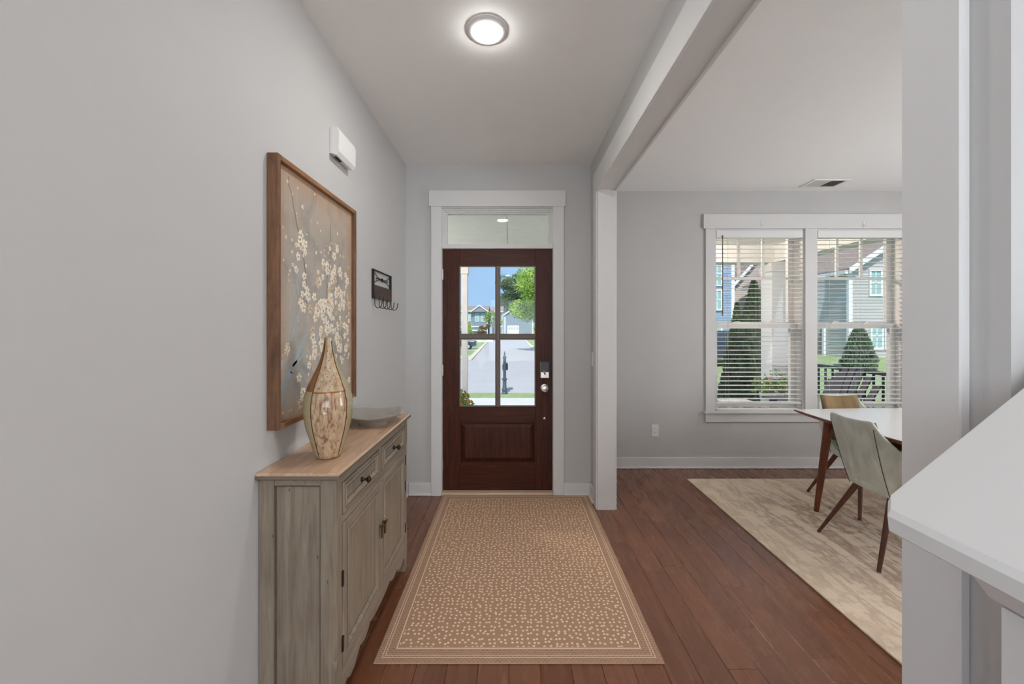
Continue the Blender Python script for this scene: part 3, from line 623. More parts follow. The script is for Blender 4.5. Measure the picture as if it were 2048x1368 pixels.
# scalloped apron
def apron():
    half = [(0.0505, 0.022), (0.056, 0.055), (0.072, 0.085), (0.092, 0.098), (0.096, 0.088), (0.125, 0.075), (0.165, 0.080), (0.205, 0.105), (0.225, 0.115), (0.230, 0.106), (0.27, 0.100), (0.31, 0.110), (0.335, 0.128), (0.34, 0.120), (0.40, 0.112), (0.47, 0.110)]
    w_ = b1-b0; pts = [(b0+y, z) for y, z in half]+[(b1-y, z) for y, z in half[-2::-1]]
    return pts
ap = apron(); m = MB()
zt = 0.169
n = len(ap); vs = []; fs = []
for x in (F-0.018, F+0.001):
    vs += [(x, y, z) for y, z in ap]+[(x, y, zt) for y, z in ap]
for j in range(n-1):
    fs += [(j, j+1, n+j+1, n+j), (2*n+j, 2*n+j+1, 3*n+j+1, 3*n+j), (j, j+1, 2*n+j+1, 2*n+j), (n+j, n+j+1, 3*n+j+1, 3*n+j)]
fs += [(0, n, 3*n, 2*n), (n-1, 2*n-1, 4*n-1, 3*n-1)]
vs = [(p[0], min(max(p[1], b0+0.0505), b1-0.0505), p[2]) for p in vs]
m.add(vs, fs).build('apron', 'cabinet_paint_along', sb)
# worn dings
m = MB(); random.seed(2)
for (y, x, z) in ((b0+0.0115, 0.07, 0.815), (b0-0.0003, 0.02, 0.66), (b0-0.0003, 0.21, 0.50), (b0+0.0115, 0.17, 0.58)):
    m.box(x, x+0.0022, y-0.0004, y+0.0003, z, z+0.011)
m.build('worn_marks', 'cabinet_groove', sb)
# ---- vase
va = thing('vase', 'tall teardrop ceramic vase glazed cream, tan and brown on the sideboard', 'vase', (-0.714, 1.555, 0.8888))
prof = [(0.0, 0.0), (0.030, 0.0), (0.042, 0.003), (0.050, 0.018), (0.064, 0.065), (0.080, 0.12), (0.088, 0.165), (0.0895, 0.20), (0.086, 0.235), (0.076, 0.27), (0.060, 0.305), (0.043, 0.340), (0.030, 0.375), (0.0205, 0.41), (0.0155, 0.445), (0.014, 0.462), (0.010, 0.462), (0.010, 0.42)]
def prof_at(z, P=prof):
    for (r0, z0), (r1, z1) in zip(P[1:-2], P[2:-1]):
        if z0 <= z <= z1 and z1 > z0:
            t_ = (z-z0)/(z1-z0); return r0+(r1-r0)*t_
    return 0.014
zs = [0.0, 0.003, 0.008]+[0.012+i*0.0052 for i in range(87)]; zs = [z for z in zs if z < 0.462]+[0.462]
# smooth the profile radius
def rs(z): return (prof_at(max(0.001, z-0.012))+2*prof_at(z)+prof_at(min(0.461, z+0.012)))/4 if 0.02 < z < 0.44 else prof_at(max(z, 0.0005))
SEG = 72; vdir = math.atan2(-0.909, 0.416); vs = []; fs = []; mi = []
def sector(t_):
    d_ = math.degrees((t_-vdir+math.pi) % (2*math.pi)-math.pi)   # positive = towards the right as seen by viewer
    return d_
for z in zs:
    for i in range(SEG):
        t_ = 2*math.pi*i/SEG; r = rs(z); d_ = sector(t_+math.pi/SEG)
        if not (-39 < d_ < 48) and 0.02 < z < 0.42: r += 0.0011*math.sin(z*2*math.pi/0.0104) if z < 0.262 or d_ > 0 else 0
        elif z < 0.26 and z > 0.02: r += -0.0022*max(0, math.sin(i*2*math.pi/6+z*55))*max(0, math.sin(z*2*math.pi/0.045))
        vs.append((r*math.cos(t_), r*math.sin(t_), z))
for j in range(len(zs)-1):
    zm = (zs[j]+zs[j+1])/2
    for i in range(SEG):
        fs.append((j*SEG+i, j*SEG+(i+1) % SEG, (j+1)*SEG+(i+1) % SEG, (j+1)*SEG+i)); d_ = sector(2*math.pi*(i+0.5)/SEG)
        front_ = -39 < d_ < 48
        mi.append((0 if zm > 0.262 else (5 if zm > 0.254 else 1)) if front_ else ((2 if zm > 0.262 else 3) if d_ < 0 else 3))
m = MB(); m.v = vs; m.f = fs; m.mi = mi
m.f.append(tuple(range(SEG))[::-1]); m.mi.append(1)
m.build('body', ['vase_upper', 'vase_lower', 'vase_tan', 'vase_sage', 'vase_dot', 'vase_band'], va, smooth=True)
for dd in (-39, 48):
    t_ = vdir+R(dd)-R(2.5); MB().tube([((rs(z)+0.0004)*math.cos(t_), (rs(z)+0.0004)*math.sin(t_), z) for z in zs[3:-1:3]], 0.0016, 6).build('seam', 'vase_seam', va, smooth=True)
m = MB()
for dd, z in ((0, .43), (-8, .41), (10, .40), (2, .375), (-16, .35), (8, .345), (-12, .325), (20, .32), (-4, .315), (-24, .30), (22, .305), (4, .30), (-14, .285), (12, .288), (28, .28), (-28, .275)):
    t_ = vdir+R(dd); r = rs(z); m.lathe([(0.0, -0.0006), (0.0021, -0.0006), (0.0021, 0.0006), (0.0, 0.0006)], ((r)*math.cos(t_), (r)*math.sin(t_), z), 8, axis='y', cap=False)
m.build('glaze_dots', 'vase_dot', va)
bx('mouth', 'dark_gap', va, -0.007, 0.007, -0.007, 0.007, 0.440, 0.442)
# ---- dish
def superell(a, t_, n_=3.2):
    c_, s_ = math.cos(t_), math.sin(t_); return (a*math.copysign(abs(c_)**(2/n_), c_), a*math.copysign(abs(s_)**(2/n_), s_))
m = MB(); lev = [(0.070, 0.0), (0.074, 0.004), (0.078, 0.014), (0.098, 0.028), (0.130, 0.046), (0.137, 0.051), (0.138, 0.0545), (0.134, 0.056), (0.118, 0.046), (0.090, 0.028), (0.070, 0.017), (0.04, 0.0145), (0.001, 0.014)]
S_ = 48; vs = []; fs = []
for a, z in lev: vs += [(*superell(a, 2*math.pi*i/S_), z+max(0, (a-0.10)/0.038)*0.012*(abs(math.sin(4*math.pi*i/S_))-0.45)) for i in range(S_)]
fs = [tuple(range(S_))[::-1]]+[(j*S_+i, j*S_+(i+1) % S_, (j+1)*S_+(i+1) % S_, (j+1)*S_+i) for j in range(len(lev)-1) for i in range(S_)]
o = m.add(vs, fs).build('serving_dish', 'dish_glaze', None, (-0.722, 2.10, 0.8888), smooth=True); o.rotation_euler[2] = R(6)
tag(o, 'glossy grey rounded square dish on the far end of the sideboard', 'dish')
# ---- painting
pa = thing('painting', 'large framed painting of cream blossom branches on the left wall', 'painting', (XL, 1.4355, 1.019))
PWd, PH, PD = 0.725, 1.0, 0.041; ft = 0.020
bx('frame_side', 'frame_wood', pa, 0, PD, 0, ft, 0, PH, b=0.002); bx('frame_side', 'frame_wood', pa, 0, PD, PWd-ft, PWd, 0, PH, b=0.002)
bx('frame_top', 'frame_wood_along', pa, 0, PD, ft, PWd-ft, PH-ft, PH, b=0.002); bx('frame_bottom', 'frame_wood_along', pa, 0, PD, ft, PWd-ft, 0, ft, b=0.002)
cv = bx('canvas', 'canvas', pa, 0.004, 0.022, ft, PWd-ft, ft, PH-ft)
cx = 0.0222
random.seed(8); bl = MB(); 
def blossom(y, z, s_, kind):
    n_ = 5; a0 = random.uniform(0, 6.28)
    for q in range(n_):
        t_ = a0+q*2*math.pi/n_+random.uniform(-.15, .15); cy, cz = y+s_*0.55*math.cos(t_), z+s_*0.55*math.sin(t_)
        pts = []
        for w_ in range(8):
            u = 2*math.pi*w_/8; ex, ey = 0.52*s_*math.cos(u), 0.40*s_*math.sin(u)
            pts.append((cy+ex*math.cos(t_)-ey*math.sin(t_), cz+ex*math.sin(t_)+ey*math.cos(t_)))
        pts = [(min(max(p, ft+.002), PWd-ft-.002), min(max(q_, ft+.002), PH-ft-.002)) for p, q_ in pts]
        xx = cx+random.uniform(0.0004, 0.0016)
        bl.add([(xx-0.001, *p) for p in pts]+[(xx+0.0012, cy, cz)], [(i, (i+1) % 8, 8) for i in range(8)], kind)
    bl.add([(cx+0.0022, y+s_*0.16*math.cos(u), z+s_*0.16*math.sin(u)) for u in (0, 1.05, 2.1, 3.14, 4.19, 5.24)], [(0,1,2,3,4,5)], 2)
# painted clusters: (centre y, centre z, spread y, spread z, count, size)
for (cy, cz, sy, sz_, n_, s_) in ((0.16, 0.80, .02, .05, 7, .013), (0.20, 0.70, .022, .03, 7, .022), (0.22, 0.60, .02, .04, 7, .022), (0.25, 0.50, .04, .03, 8, .020), (0.09, 0.25, .015, .02, 3, .022),
     (0.40, 0.60, .03, .05, 9, .024), (0.42, 0.52, .04, .05, 12, .026), (0.47, 0.70, .03, .06, 10, .018), (0.56, 0.72, .04, .05, 10, .020), (0.53, 0.58, .05, .06, 14, .024), (0.60, 0.50, .05, .06, 13, .024),
     (0.36, 0.42, .06, .05, 13, .026), (0.45, 0.38, .07, .06, 15, .026), (0.55, 0.40, .06, .06, 11, .022), (0.33, 0.28, .05, .04, 8, .022), (0.47, 0.25, .06, .04, 11, .024), (0.60, 0.27, .04, .04, 8, .020),
     (0.28, 0.15, .06, .06, 9, .020), (0.20, 0.08, .05, .03, 6, .022), (0.40, 0.13, .07, .05, 10, .020), (0.55, 0.14, .06, .05, 8, .018), (0.65, 0.36, .03, .1, 8, .016), (0.11, 0.66, .03, .1, 5, .009), (0.32, 0.75, .08, .07, 8, .008)):
    for _ in range(n_):
        blossom(min(max(random.gauss(cy, sy*1.2), 0.06), 0.67), min(max(random.gauss(cz, sz_*1.15), 0.06), 0.93), s_*random.uniform(0.35, 1.15), random.choice((0, 0, 0, 1)))
for _ in range(170):
    y, z = random.uniform(0.06, 0.67), min(max(random.gauss(0.42, 0.24), 0.05), 0.95)
    if random.random() < 0.5: y = min(max(random.gauss(0.46, 0.13), 0.06), 0.67)
    s_ = random.uniform(0.003, 0.008); xx = cx+0.0006
    bl.add([(xx, y+s_*0.7*math.cos(u), z+s_*math.sin(u)) for u in (0, 1.05, 2.1, 3.14, 4.19, 5.24)], [(0,1,2,3,4,5)], random.choice((0, 1, 1)))
bl.build('painted_blossoms', ['blossom_cream', 'blossom_tan', 'blossom_heart'], cv)
br = MB()
def ribbon(pts, w0, w1, mi):
    q_ = []
    for (a, b_), (c_, d_) in zip(pts[:-1], pts[1:]): q_ += [(a+(c_-a)*t_/4+(random.gauss(0, .004) if t_ else 0), b_+(d_-b_)*t_/4) for t_ in range(4)]
    pts = q_+[pts[-1]]
    vs = []; n_ = len(pts)
    for i, (y, z) in enumerate(pts):
        p0, p1 = pts[max(i-1, 0)], pts[min(i+1, n_-1)]; dx, dz = p1[0]-p0[0], p1[1]-p0[1]; L_ = math.hypot(dx, dz); w_ = w0+(w1-w0)*i/(n_-1)
        vs += [(cx+0.0004, y-dz/L_*w_, z+dx/L_*w_), (cx+0.0004, y+dz/L_*w_, z-dx/L_*w_)]
    br.add(vs, [(2*i, 2*i+1, 2*i+3, 2*i+2) for i in range(n_-1)], mi)
for pts, w0, w1, mi in (([(0.03, 0.08), (0.08, 0.16), (0.13, 0.22), (0.20, 0.30), (0.24, 0.36)], .022, .004, 0), ([(0.13, 0.22), (0.22, 0.26), (0.30, 0.30), (0.36, 0.36)], .006, .002, 0), ([(0.12, 0.33), (0.17, 0.42), (0.20, 0.46)], .009, .002, 0),
     ([(0.14, 0.62), (0.16, 0.56), (0.17, 0.50)], .010, .004, 0), ([(0.03, 0.20), (0.07, 0.25)], .012, .006, 0), ([(0.28, 0.10), (0.36, 0.18), (0.42, 0.27)], .005, .0015, 0), ([(0.36, 0.18), (0.42, 0.22), (0.50, 0.24)], .003, .001, 0),
     ([(0.10, 0.95), (0.15, 0.82), (0.20, 0.70), (0.23, 0.58), (0.24, 0.47)], .002, .003, 1), ([(0.46, 0.86), (0.46, 0.74), (0.43, 0.62), (0.42, 0.50)], .0015, .003, 1), ([(0.60, 0.80), (0.56, 0.68), (0.52, 0.55)], .0015, .002, 1), ([(0.12, 0.20), (0.132, 0.188)], .003, .001, 1)):
    ribbon(pts, w0, w1, mi)
br.build('painted_branches', ['branch_blue', 'branch_dark'], cv)
# ---- door chime box
chm = thing('door_chime', 'white plastic door chime box high on the left wall', 'door chime', (XL, 1.926, 2.290))
pr = [(0.010, -0.060), (0.034, -0.068), (0.048, -0.048), (0.050, 0.046), (0.040, 0.067), (0.010, 0.067)]
m = MB(); m.prism(pr, 'y', 0.0, 0.205); m.build('cover', 'white_plastic', chm, bevel=0.002)
bx('back_plate', 'white_plastic', chm, 0.0, 0.010, 0.004, 0.200, -0.058, 0.060)
bx('slot', 'dark_gap', chm, 0.014, 0.024, 0.03, 0.085, -0.0685, -0.060)
# ---- hook rack
hk = thing('hook_rack', 'small dark wire and wood hook rack beyond the painting', 'hook rack', (XL, 2.508, 1.575))
L_ = 0.37; zT = 0.186
for y in (0.005, L_-0.005): bx('frame_bar', 'iron', hk, 0.0, 0.016, y-0.005, y+0.005, 0.0, zT, b=0.001)
bx('frame_bar', 'iron', hk, 0.004, 0.012, 0.01, L_-0.01, zT-0.008, zT)
bx('board', 'rack_wood', hk, 0.004, 0.014, 0.010, L_-0.010, 0.0, 0.088, b=0.001)
m = MB(); z0, z1, ymid = 0.095, 0.172, L_/2
for za, zb in ((z0, z1), (z1, z0)):
    m.tube([(0.008, 0.012, za), (0.008, ymid*0.5, za+(0.1335-za)*0.78), (0.008, ymid, 0.1335), (0.008, ymid*1.5, 0.1335+(zb-0.1335)*0.22), (0.008, L_-0.012, zb)], 0.0024, 6)
m.tube([(0.008, 0.07, 0.1335), (0.008, L_-0.07, 0.1335)], 0.0022, 6); m.box(0.004, 0.012, ymid-0.007, ymid+0.007, 0.122, 0.145)
m.lathe([(0, -.004), (.004, -.004), (.004, .004), (0, .004)], (0.008, 0.07, 0.1335), 8, cap=False).lathe([(0, -.004), (.004, -.004), (.004, .004), (0, .004)], (0.008, L_-0.07, 0.1335), 8, cap=False)
m.build('crossed_wire', 'iron', hk, smooth=True)
for i in range(5):
    y = 0.015+i*(L_-0.03)/4; pts = [(0.015, y, 0.02), (0.016, y, -0.03)]
    for q in range(0, 9): 
        t_ = math.pi+math.pi*q/8; pts.append((0.038+0.022*math.cos(t_), y, -0.036+0.024*math.sin(t_)))
    pts += [(0.061, y, -0.022), (0.064, y, -0.010)]
    MB().tube(pts, 0.0027, 8).build('hook', 'iron', hk, smooth=True)

# ================================================================== DINING ROOM
o = MB().box(0, 2.6, 0, 2.56, 0, 0.009, b=0.002).build('dining_rug', 'dining_rug', None, (1.60, 1.10, 0.0005))
tag(o, 'large faded beige and taupe area rug under the dining table', 'rug')
# table
tb = thing('dining_table', 'walnut dining table with white window glare painted on its top and splayed legs', 'table', (3.15, 2.56, 0.0095))
TL, TWd = 1.93, 1.08; zt0 = 0.720-0.0095; zt1 = 0.757-0.0095
def outline(sx_, sy_, bow, n_=16):
    hx_, hy_ = sx_/2, sy_/2; P_ = []
    for a, b_ in (((-hx_, -hy_), (hx_, -hy_)), ((hx_, -hy_), (hx_, hy_)), ((hx_, hy_), (-hx_, hy_)), ((-hx_, hy_), (-hx_, -hy_))):
        for i in range(n_):
            t_ = i/n_; x, y = a[0]+(b_[0]-a[0])*t_, a[1]+(b_[1]-a[1])*t_; k_ = bow*math.sin(math.pi*t_)
            if abs(b_[0]-a[0]) > abs(b_[1]-a[1]): y += math.copysign(k_, y)
            else: x += math.copysign(k_*0.4, x)
            P_.append((x, y))
    return P_
m = MB(); O = [outline(TL-0.10, TWd-0.10, 0.06), outline(TL, TWd, 0.06), outline(TL, TWd, 0.06), outline(TL-0.008, TWd-0.008, 0.06)]; zz = [zt0, zt1-0.010, zt1-0.003, zt1]; n_ = len(O[0]); vs = []
for P_, z in zip(O, zz): vs += [(x, y, z) for x, y in P_]
m.add(vs, [tuple(range(n_))[::-1]]+[(j*n_+i, j*n_+(i+1) % n_, (j+1)*n_+(i+1) % n_, (j+1)*n_+i) for j in range(3) for i in range(n_)], 0)
m.build('edge', 'walnut', tb)
MB().add([(x, y, zt1) for x, y in O[3]]+[(x, y, zt1+0.0008) for x, y in outline(TL-0.012, TWd-0.012, 0.06)], [tuple(range(n_, 2*n_))]+[(i, (i+1) % n_, n_+(i+1) % n_, n_+i) for i in range(n_)]).build('table_top', 'table_glare', tb)
m = MB(); ax, ay = TL/2-0.16, TWd/2-0.11
m.box(-ax, ax, -ay, -ay+0.022, zt0-0.075, zt0).box(-ax, ax, ay-0.022, ay, zt0-0.075, zt0).box(-ax, -ax+0.022, -ay+0.022, ay-0.022, zt0-0.075, zt0).box(ax-0.022, ax, -ay+0.022, ay-0.022, zt0-0.075, zt0).build('apron', 'walnut', tb)
for sx_ in (-1, 1):
    for sy_ in (-1, 1):
        MB().tube([(sx_*(ax+0.055), sy_*(ay+0.02), 0.0), (sx_*(ax-0.005), sy_*(ay-0.02), zt0-0.05), (sx_*(ax-0.008), sy_*(ay-0.025), zt0)], [0.017, 0.031, 0.032], 16).flat().build('leg', 'walnut', tb, smooth=True)
# chairs
def chair(name, label, loc, rz, backmat):
    c_ = thing(name, label, 'chair', loc, rz, 'dining chairs at the table')
    # local: +x forward
    def pt(sgn, u, v):
        """u: 0 centre back .. 1 corner .. 2 front ; v 0 bottom .. 1 top"""
        if u <= 1.0:
            y = sgn*u*(0.142+0.016*v); x = -0.150-0.095*v**1.1+0.012*u**3+0.030*(1-v)**3
            z = 0.370+0.450*v+(0.012*u*u*v)
        else:
            t_ = u-1.0; x0 = -0.138-0.095*v**1.1+0.030*(1-v)**3; y0 = 0.142+0.016*v
            zt_ = 0.832-0.36*t_**0.72; x = x0+(0.215+0.10*v)*t_; y = y0+(0.105+0.0*v)*math.sin(min(t_*1.5, 1.0)*math.pi/2)*(0.30+0.70*min(1, v*1.6)); z = 0.370+0.03*t_+(zt_-0.370-0.03*t_)*v
            y *= sgn
        return (x, y, z)
    us = [(-1, u) for u in (2.0, 1.85, 1.7, 1.5, 1.35, 1.2, 1.1, 1.03, 0.97, 0.8, 0.5)]+[(1, 0.0)]+[(1, u) for u in (0.5, 0.8, 0.97, 1.03, 1.1, 1.2, 1.35, 1.5, 1.7, 1.85, 2.0)]
    m = MB(); nv = 12; vs = []
    for sgn, u in us:
        for j in range(nv+1): vs.append(pt(sgn, u, j/nv))
    fs = [(i*(nv+1)+j, (i+1)*(nv+1)+j, (i+1)*(nv+1)+j+1, i*(nv+1)+j+1) for i in range(len(us)-1) for j in range(nv)]
    sh = m.add(vs, fs).build('shell', 'velvet_sage', c_, smooth=True)
    md = sh.modifiers.new('solid', 'SOLIDIFY'); md.thickness = 0.022; md.offset = -1; md2 = sh.modifiers.new('sub', 'SUBSURF'); md2.levels = 1; md2.render_levels = 2
    for sgn in (-1, 1):
        MB().tube([tuple(a+b_ for a, b_ in zip(pt(sgn, 1.0, v/10), (-0.0005, 0, 0))) for v in range(0, 10)], 0.0019, 6).build('seam', 'seam_dark', sh, smooth=True)
    # inner back pad
    vs = []; 
    for i in range(9):
        u = -0.96+1.92*i/8
        for j in range(9):
            v = 0.22+0.76*j/8; p = pt(1 if u >= 0 else -1, abs(u), v); vs.append((p[0]+0.026+0.012*math.sin(math.pi*j/8), p[1], p[2]))
    pd = MB().add(vs, [(i*9+j, (i+1)*9+j, (i+1)*9+j+1, i*9+j+1) for i in range(8) for j in range(8)]).build('back_pad', backmat, c_, smooth=True)
    md = pd.modifiers.new('solid', 'SOLIDIFY'); md.thickness = 0.014; md.offset = 0
    # seat cushion and pan
    m = MB(); lv_ = [(0.80, 0.372), (0.96, 0.385), (1.0, 0.41), (1.0, 0.435), (0.96, 0.455), (0.7, 0.466), (0.3, 0.470), (0.001, 0.471)]; S2 = 40; vs = []
    for a, z in lv_:
        for i in range(S2):
            px_, py_ = superell(1.0, 2*math.pi*i/S2, 3.4); wd = 0.205 if px_ > 0 else 0.205-0.055*abs(px_)**1.5; vs.append((0.055+0.195*a*px_, wd*a*py_, z))
    m.add(vs, [tuple(range(S2))[::-1]]+[(j*S2+i, j*S2+(i+1) % S2, (j+1)*S2+(i+1) % S2, (j+1)*S2+i) for j in range(len(lv_)-1) for i in range(S2)])
    m.build('seat', 'velvet_sage', c_, smooth=True)
    for sx_ in (-1, 1):
        for sy_ in (-1, 1):
            MB().tube([(sx_*0.252, sy_*0.222, 0.0), (0.03+sx_*0.105, sy_*0.112, 0.385)], [0.0105, 0.0185], 12).flat().build('leg', 'walnut_leg', c_, smooth=True)
    return c_
chair('dining_chair', 'sage velvet bucket chair at the near end of the table, seen from behind', (2.322, 2.48, 0.0098), R(0), 'velvet_tan')
chair('dining_chair', 'bucket chair with tan inner back on the window side of the table', (2.715, 3.12, 0.0098), R(-90), 'velvet_tan')
# ================================================================== OUTDOORS
GZ = -1.01
def gh(x, y):
    """ground height: level by the street, rising gently to the right hand neighbour"""
    a = min(max((x-5.5)/5, 0), 1)*min(max((y-7)/13, 0), 1)
    return GZ+0.84*a
gx_ = [-70, -40, -20, -10, -5, 0, 3, 5, 6, 7, 8, 9, 10, 11, 13, 16, 20, 30, 60, 90]; gy_ = [3.6, 6, 8, 9, 10, 11, 12, 14, 16, 18, 20, 24, 30, 45, 70, 120, 200]
m = MB(); vs = [(x, y, gh(x, y)) for y in gy_ for x in gx_]; nx_ = len(gx_)
m.add(vs, [(j*nx_+i, j*nx_+i+1, (j+1)*nx_+i+1, (j+1)*nx_+i) for j in range(len(gy_)-1) for i in range(nx_-1)])
struct(m.build('ground', 'lawn', smooth=True), 'green lawn around the houses outside', 'lawn')
def slab(name, label, cat, pts, z0, z1, mat): 
    o = MB().prism(pts, 'z', z0, z1).build(name, mat); return struct(o, label, cat)
slab('sidewalk', 'pale concrete sidewalk in front of the house', 'sidewalk', [(-30, 11.6), (4.5, 11.6), (4.5, 13.55), (-30, 13.55)], GZ-0.1, GZ+0.03, 'concrete')
slab('garden_path', 'concrete path from the porch steps to the sidewalk', 'path', [(-1.0, 6.3), (0.9, 6.3), (0.9, 11.6), (-1.0, 11.6)], GZ-0.1, GZ+0.028, 'concrete')
slab('street', 'grey asphalt street seen through the front door', 'street', [(-40, 15.1), (-3.2, 14.95), (-2.0, 14.75), (1.5, 14.75), (3, 15.0), (4.6, 15.1), (4.6, 29), (2.45, 31), (2.5, 75), (5, 96), (-9, 96), (-4.6, 80), (-3.15, 29), (-6, 26), (-40, 26)], GZ-0.1, GZ+0.02, 'asphalt')
kr = sroot('kerb', 'pale kerb stones along the street edges', 'kerb')
for A, B in (((-3.15, 29), (-4.6, 80)), ((2.45, 31), (2.5, 75)), ((-3.15, 29), (-6, 26))):
    dx, dy = B[0]-A[0], B[1]-A[1]; L = math.hypot(dx, dy); nx, ny = -dy/L*0.2, dx/L*0.2
    MB().prism([(A[0]-nx, A[1]-ny), (B[0]-nx, B[1]-ny), (B[0]+nx, B[1]+ny), (A[0]+nx, A[1]+ny)], 'z', GZ-0.05, GZ+0.10).build('kerb_run', 'kerb', kr)
for i, (y0, y1, lab) in enumerate(((31, 34.5, 'nearest concrete driveway left of the street'), (43, 46.5, 'farther concrete driveway left of the street'))):
    slab('driveway', lab, 'driveway', [(-30, y0), (-3.5, y0), (-3.6, y1), (-30, y1)], GZ-0.1, GZ+0.03, 'concrete')
# ---- porch
slab('porch_floor', 'concrete floor of the front porch', 'porch', [(-2.6, 3.49), (0.655, 3.49), (0.655, 4.131), (4.2, 4.131), (4.2, 6.2), (-2.6, 6.2)], GZ-0.1, -0.06, 'porch_floor')
pc = sroot('porch_ceiling', 'boarded cream ceiling above the front porch', 'ceiling')
x = -0.058-1.30*2
bx('ceiling_panel', 'porch_ceiling', pc, -0.054, 0.655, 3.49, 4.131, 2.60, 2.612)
while x < 4.15:
    bx('ceiling_panel', 'porch_ceiling', pc, x+0.004, min(x+1.296, 4.2), 4.131 if x+1.3 > 0.66 else 3.49, 6.09, 2.60, 2.612); x += 1.30
MB().box(-2.66, 0.655, 3.49, 4.131, 2.612, 2.66).box(-2.66, 4.2, 4.131, 6.4, 2.612, 2.66).build('ceiling_backing', 'porch_white', pc)
pb = sroot('porch_beam', 'painted beam along the porch edge', 'beam')
bx('front_beam', 'porch_white', pb, -2.66, 4.1, 5.85, 6.09, 2.35, 2.60); bx('side_beam', 'porch_white', pb, 3.84, 4.1, 4.131, 5.85, 2.35, 2.60)
cl = thing('porch_column', 'square white porch column outside the left dining window', 'column', (3.93, 5.98, -0.06))
bx('shaft', 'porch_white', cl, -0.13, 0.13, -0.13, 0.13, 0.12, 2.27, b=0.004); bx('plinth', 'porch_white', cl, -0.16, 0.16, -0.15, 0.15, 0.0, 0.12, b=0.006); bx('capital', 'porch_white', cl, -0.15, 0.15, -0.14, 0.14, 2.27, 2.41, b=0.006)
cl = thing('porch_post', 'slim white porch post outside the front door', 'post', (-0.705, 5.97, -0.06))
bx('shaft', 'porch_white', cl, -0.045, 0.045, -0.045, 0.045, 0.1, 2.25, b=0.004); bx('plinth', 'porch_white', cl, -0.065, 0.065, -0.065, 0.065, 0.0, 0.1, b=0.004); bx('capital', 'porch_white', cl, -0.062, 0.062, -0.062, 0.062, 2.25, 2.41, b=0.006)
rl = thing('porch_railing', 'dark metal porch railing beyond the right window', 'railing', (4.06, 4.2, -0.06))
bx('top_rail', 'rail_dark', rl, -0.03, 0.03, 0, 1.62, 0.93, 0.97, b=0.004); bx('bottom_rail', 'rail_dark', rl, -0.018, 0.018, 0, 1.62, 0.09, 0.12); 
for i in range(14): bx('baluster', 'rail_dark', rl, -0.009, 0.009, 0.06+i*0.115-0.009, 0.06+i*0.115+0.009, 0.12, 0.93)
for y in (0.01, 1.61): bx('end_post', 'rail_dark', rl, -0.02, 0.02, y-0.01, y+0.01, 0.0, 0.93)
for X_, lab in ((2.3, 'unseen warm globe added to light the porch ceiling outside the dining windows'), (-1.7, 'unseen warm globe added to light the porch ceiling left of the front door')):  # globes added out of view to brighten and warm the porch ceiling
    pl2 = thing('porch_fill_globe', lab, 'light', (X_, 5.0, 2.6), 0, 'added porch fill globes')
    MB().lathe([(0.0, 0.0), (0.10, 0.0), (0.10, -0.02), (0.085, -0.025)], (0,0,0), 24, cap=False).build('base', 'porch_white', pl2)
    MB().lathe([(0.085, -0.025), (0.115, -0.06), (0.10, -0.11), (0.06, -0.14), (0.0, -0.15)], (0,0,0), 24, cap=False).build('globe', 'porch_fill_glow', pl2, smooth=True)
# ---- deck chair with fanned slats (faces the front door side, back to the right)
ad = thing('deck_chair', 'dark grey slatted wooden deck chair on the porch', 'chair', (3.56, 4.60, -0.06), R(8))
def board(name, p0, p1, w_, th, wdir, mat='chair_charcoal'):
    p0, p1, wd = Vector(p0), Vector(p1), Vector(wdir).normalized(); d_ = (p1-p0).normalized(); nn = d_.cross(wd).normalized(); vs = []
    for p in (p0, p1):
        for a, b_ in ((-1, -1), (1, -1), (1, 1), (-1, 1)): vs.append(p+wd*a*w_/2+nn*b_*th/2)
    return MB().add(vs, [(0,1,2,3), (4,5,6,7), (0,1,5,4), (1,2,6,5), (2,3,7,6), (3,0,4,7)]).build(name, mat, ad)
for i in range(7):
    y = (i-3)*0.082; board('back_slat', (0.10, y*0.86, 0.26), (0.42, y*1.12, 0.98-0.018*(i-3)**2), 0.072, 0.018, (0, 1, 0))
for i in range(6): board('seat_slat', (-0.36+i*0.085, -0.27, 0.40-i*0.026), (-0.36+i*0.085, 0.27, 0.40-i*0.026), 0.075, 0.018, (1, 0, -0.3))
for s_ in (-1, 1):
    board('arm', (-0.42, s_*0.34, 0.60), (0.34, s_*0.34, 0.57), 0.14, 0.022, (0, 1, 0)); board('front_leg', (-0.36, s_*0.295, 0.0), (-0.36, s_*0.295, 0.59), 0.09, 0.022, (1, 0, 0)); board('side_rail', (-0.40, s_*0.272, 0.37), (0.42, s_*0.272, 0.045), 0.11, 0.022, (0.3, 0, 1)); board('arm_post', (0.25, s_*0.30, 0.12), (0.25, s_*0.30, 0.56), 0.08, 0.022, (1, 0, 0))
board('back_brace', (0.25, -0.32, 0.545), (0.25, 0.32, 0.545), 0.06, 0.022, (0, 0, 1)); board('front_apron', (-0.385, -0.28, 0.34), (-0.385, 0.28, 0.34), 0.10, 0.02, (0, 0, 1))
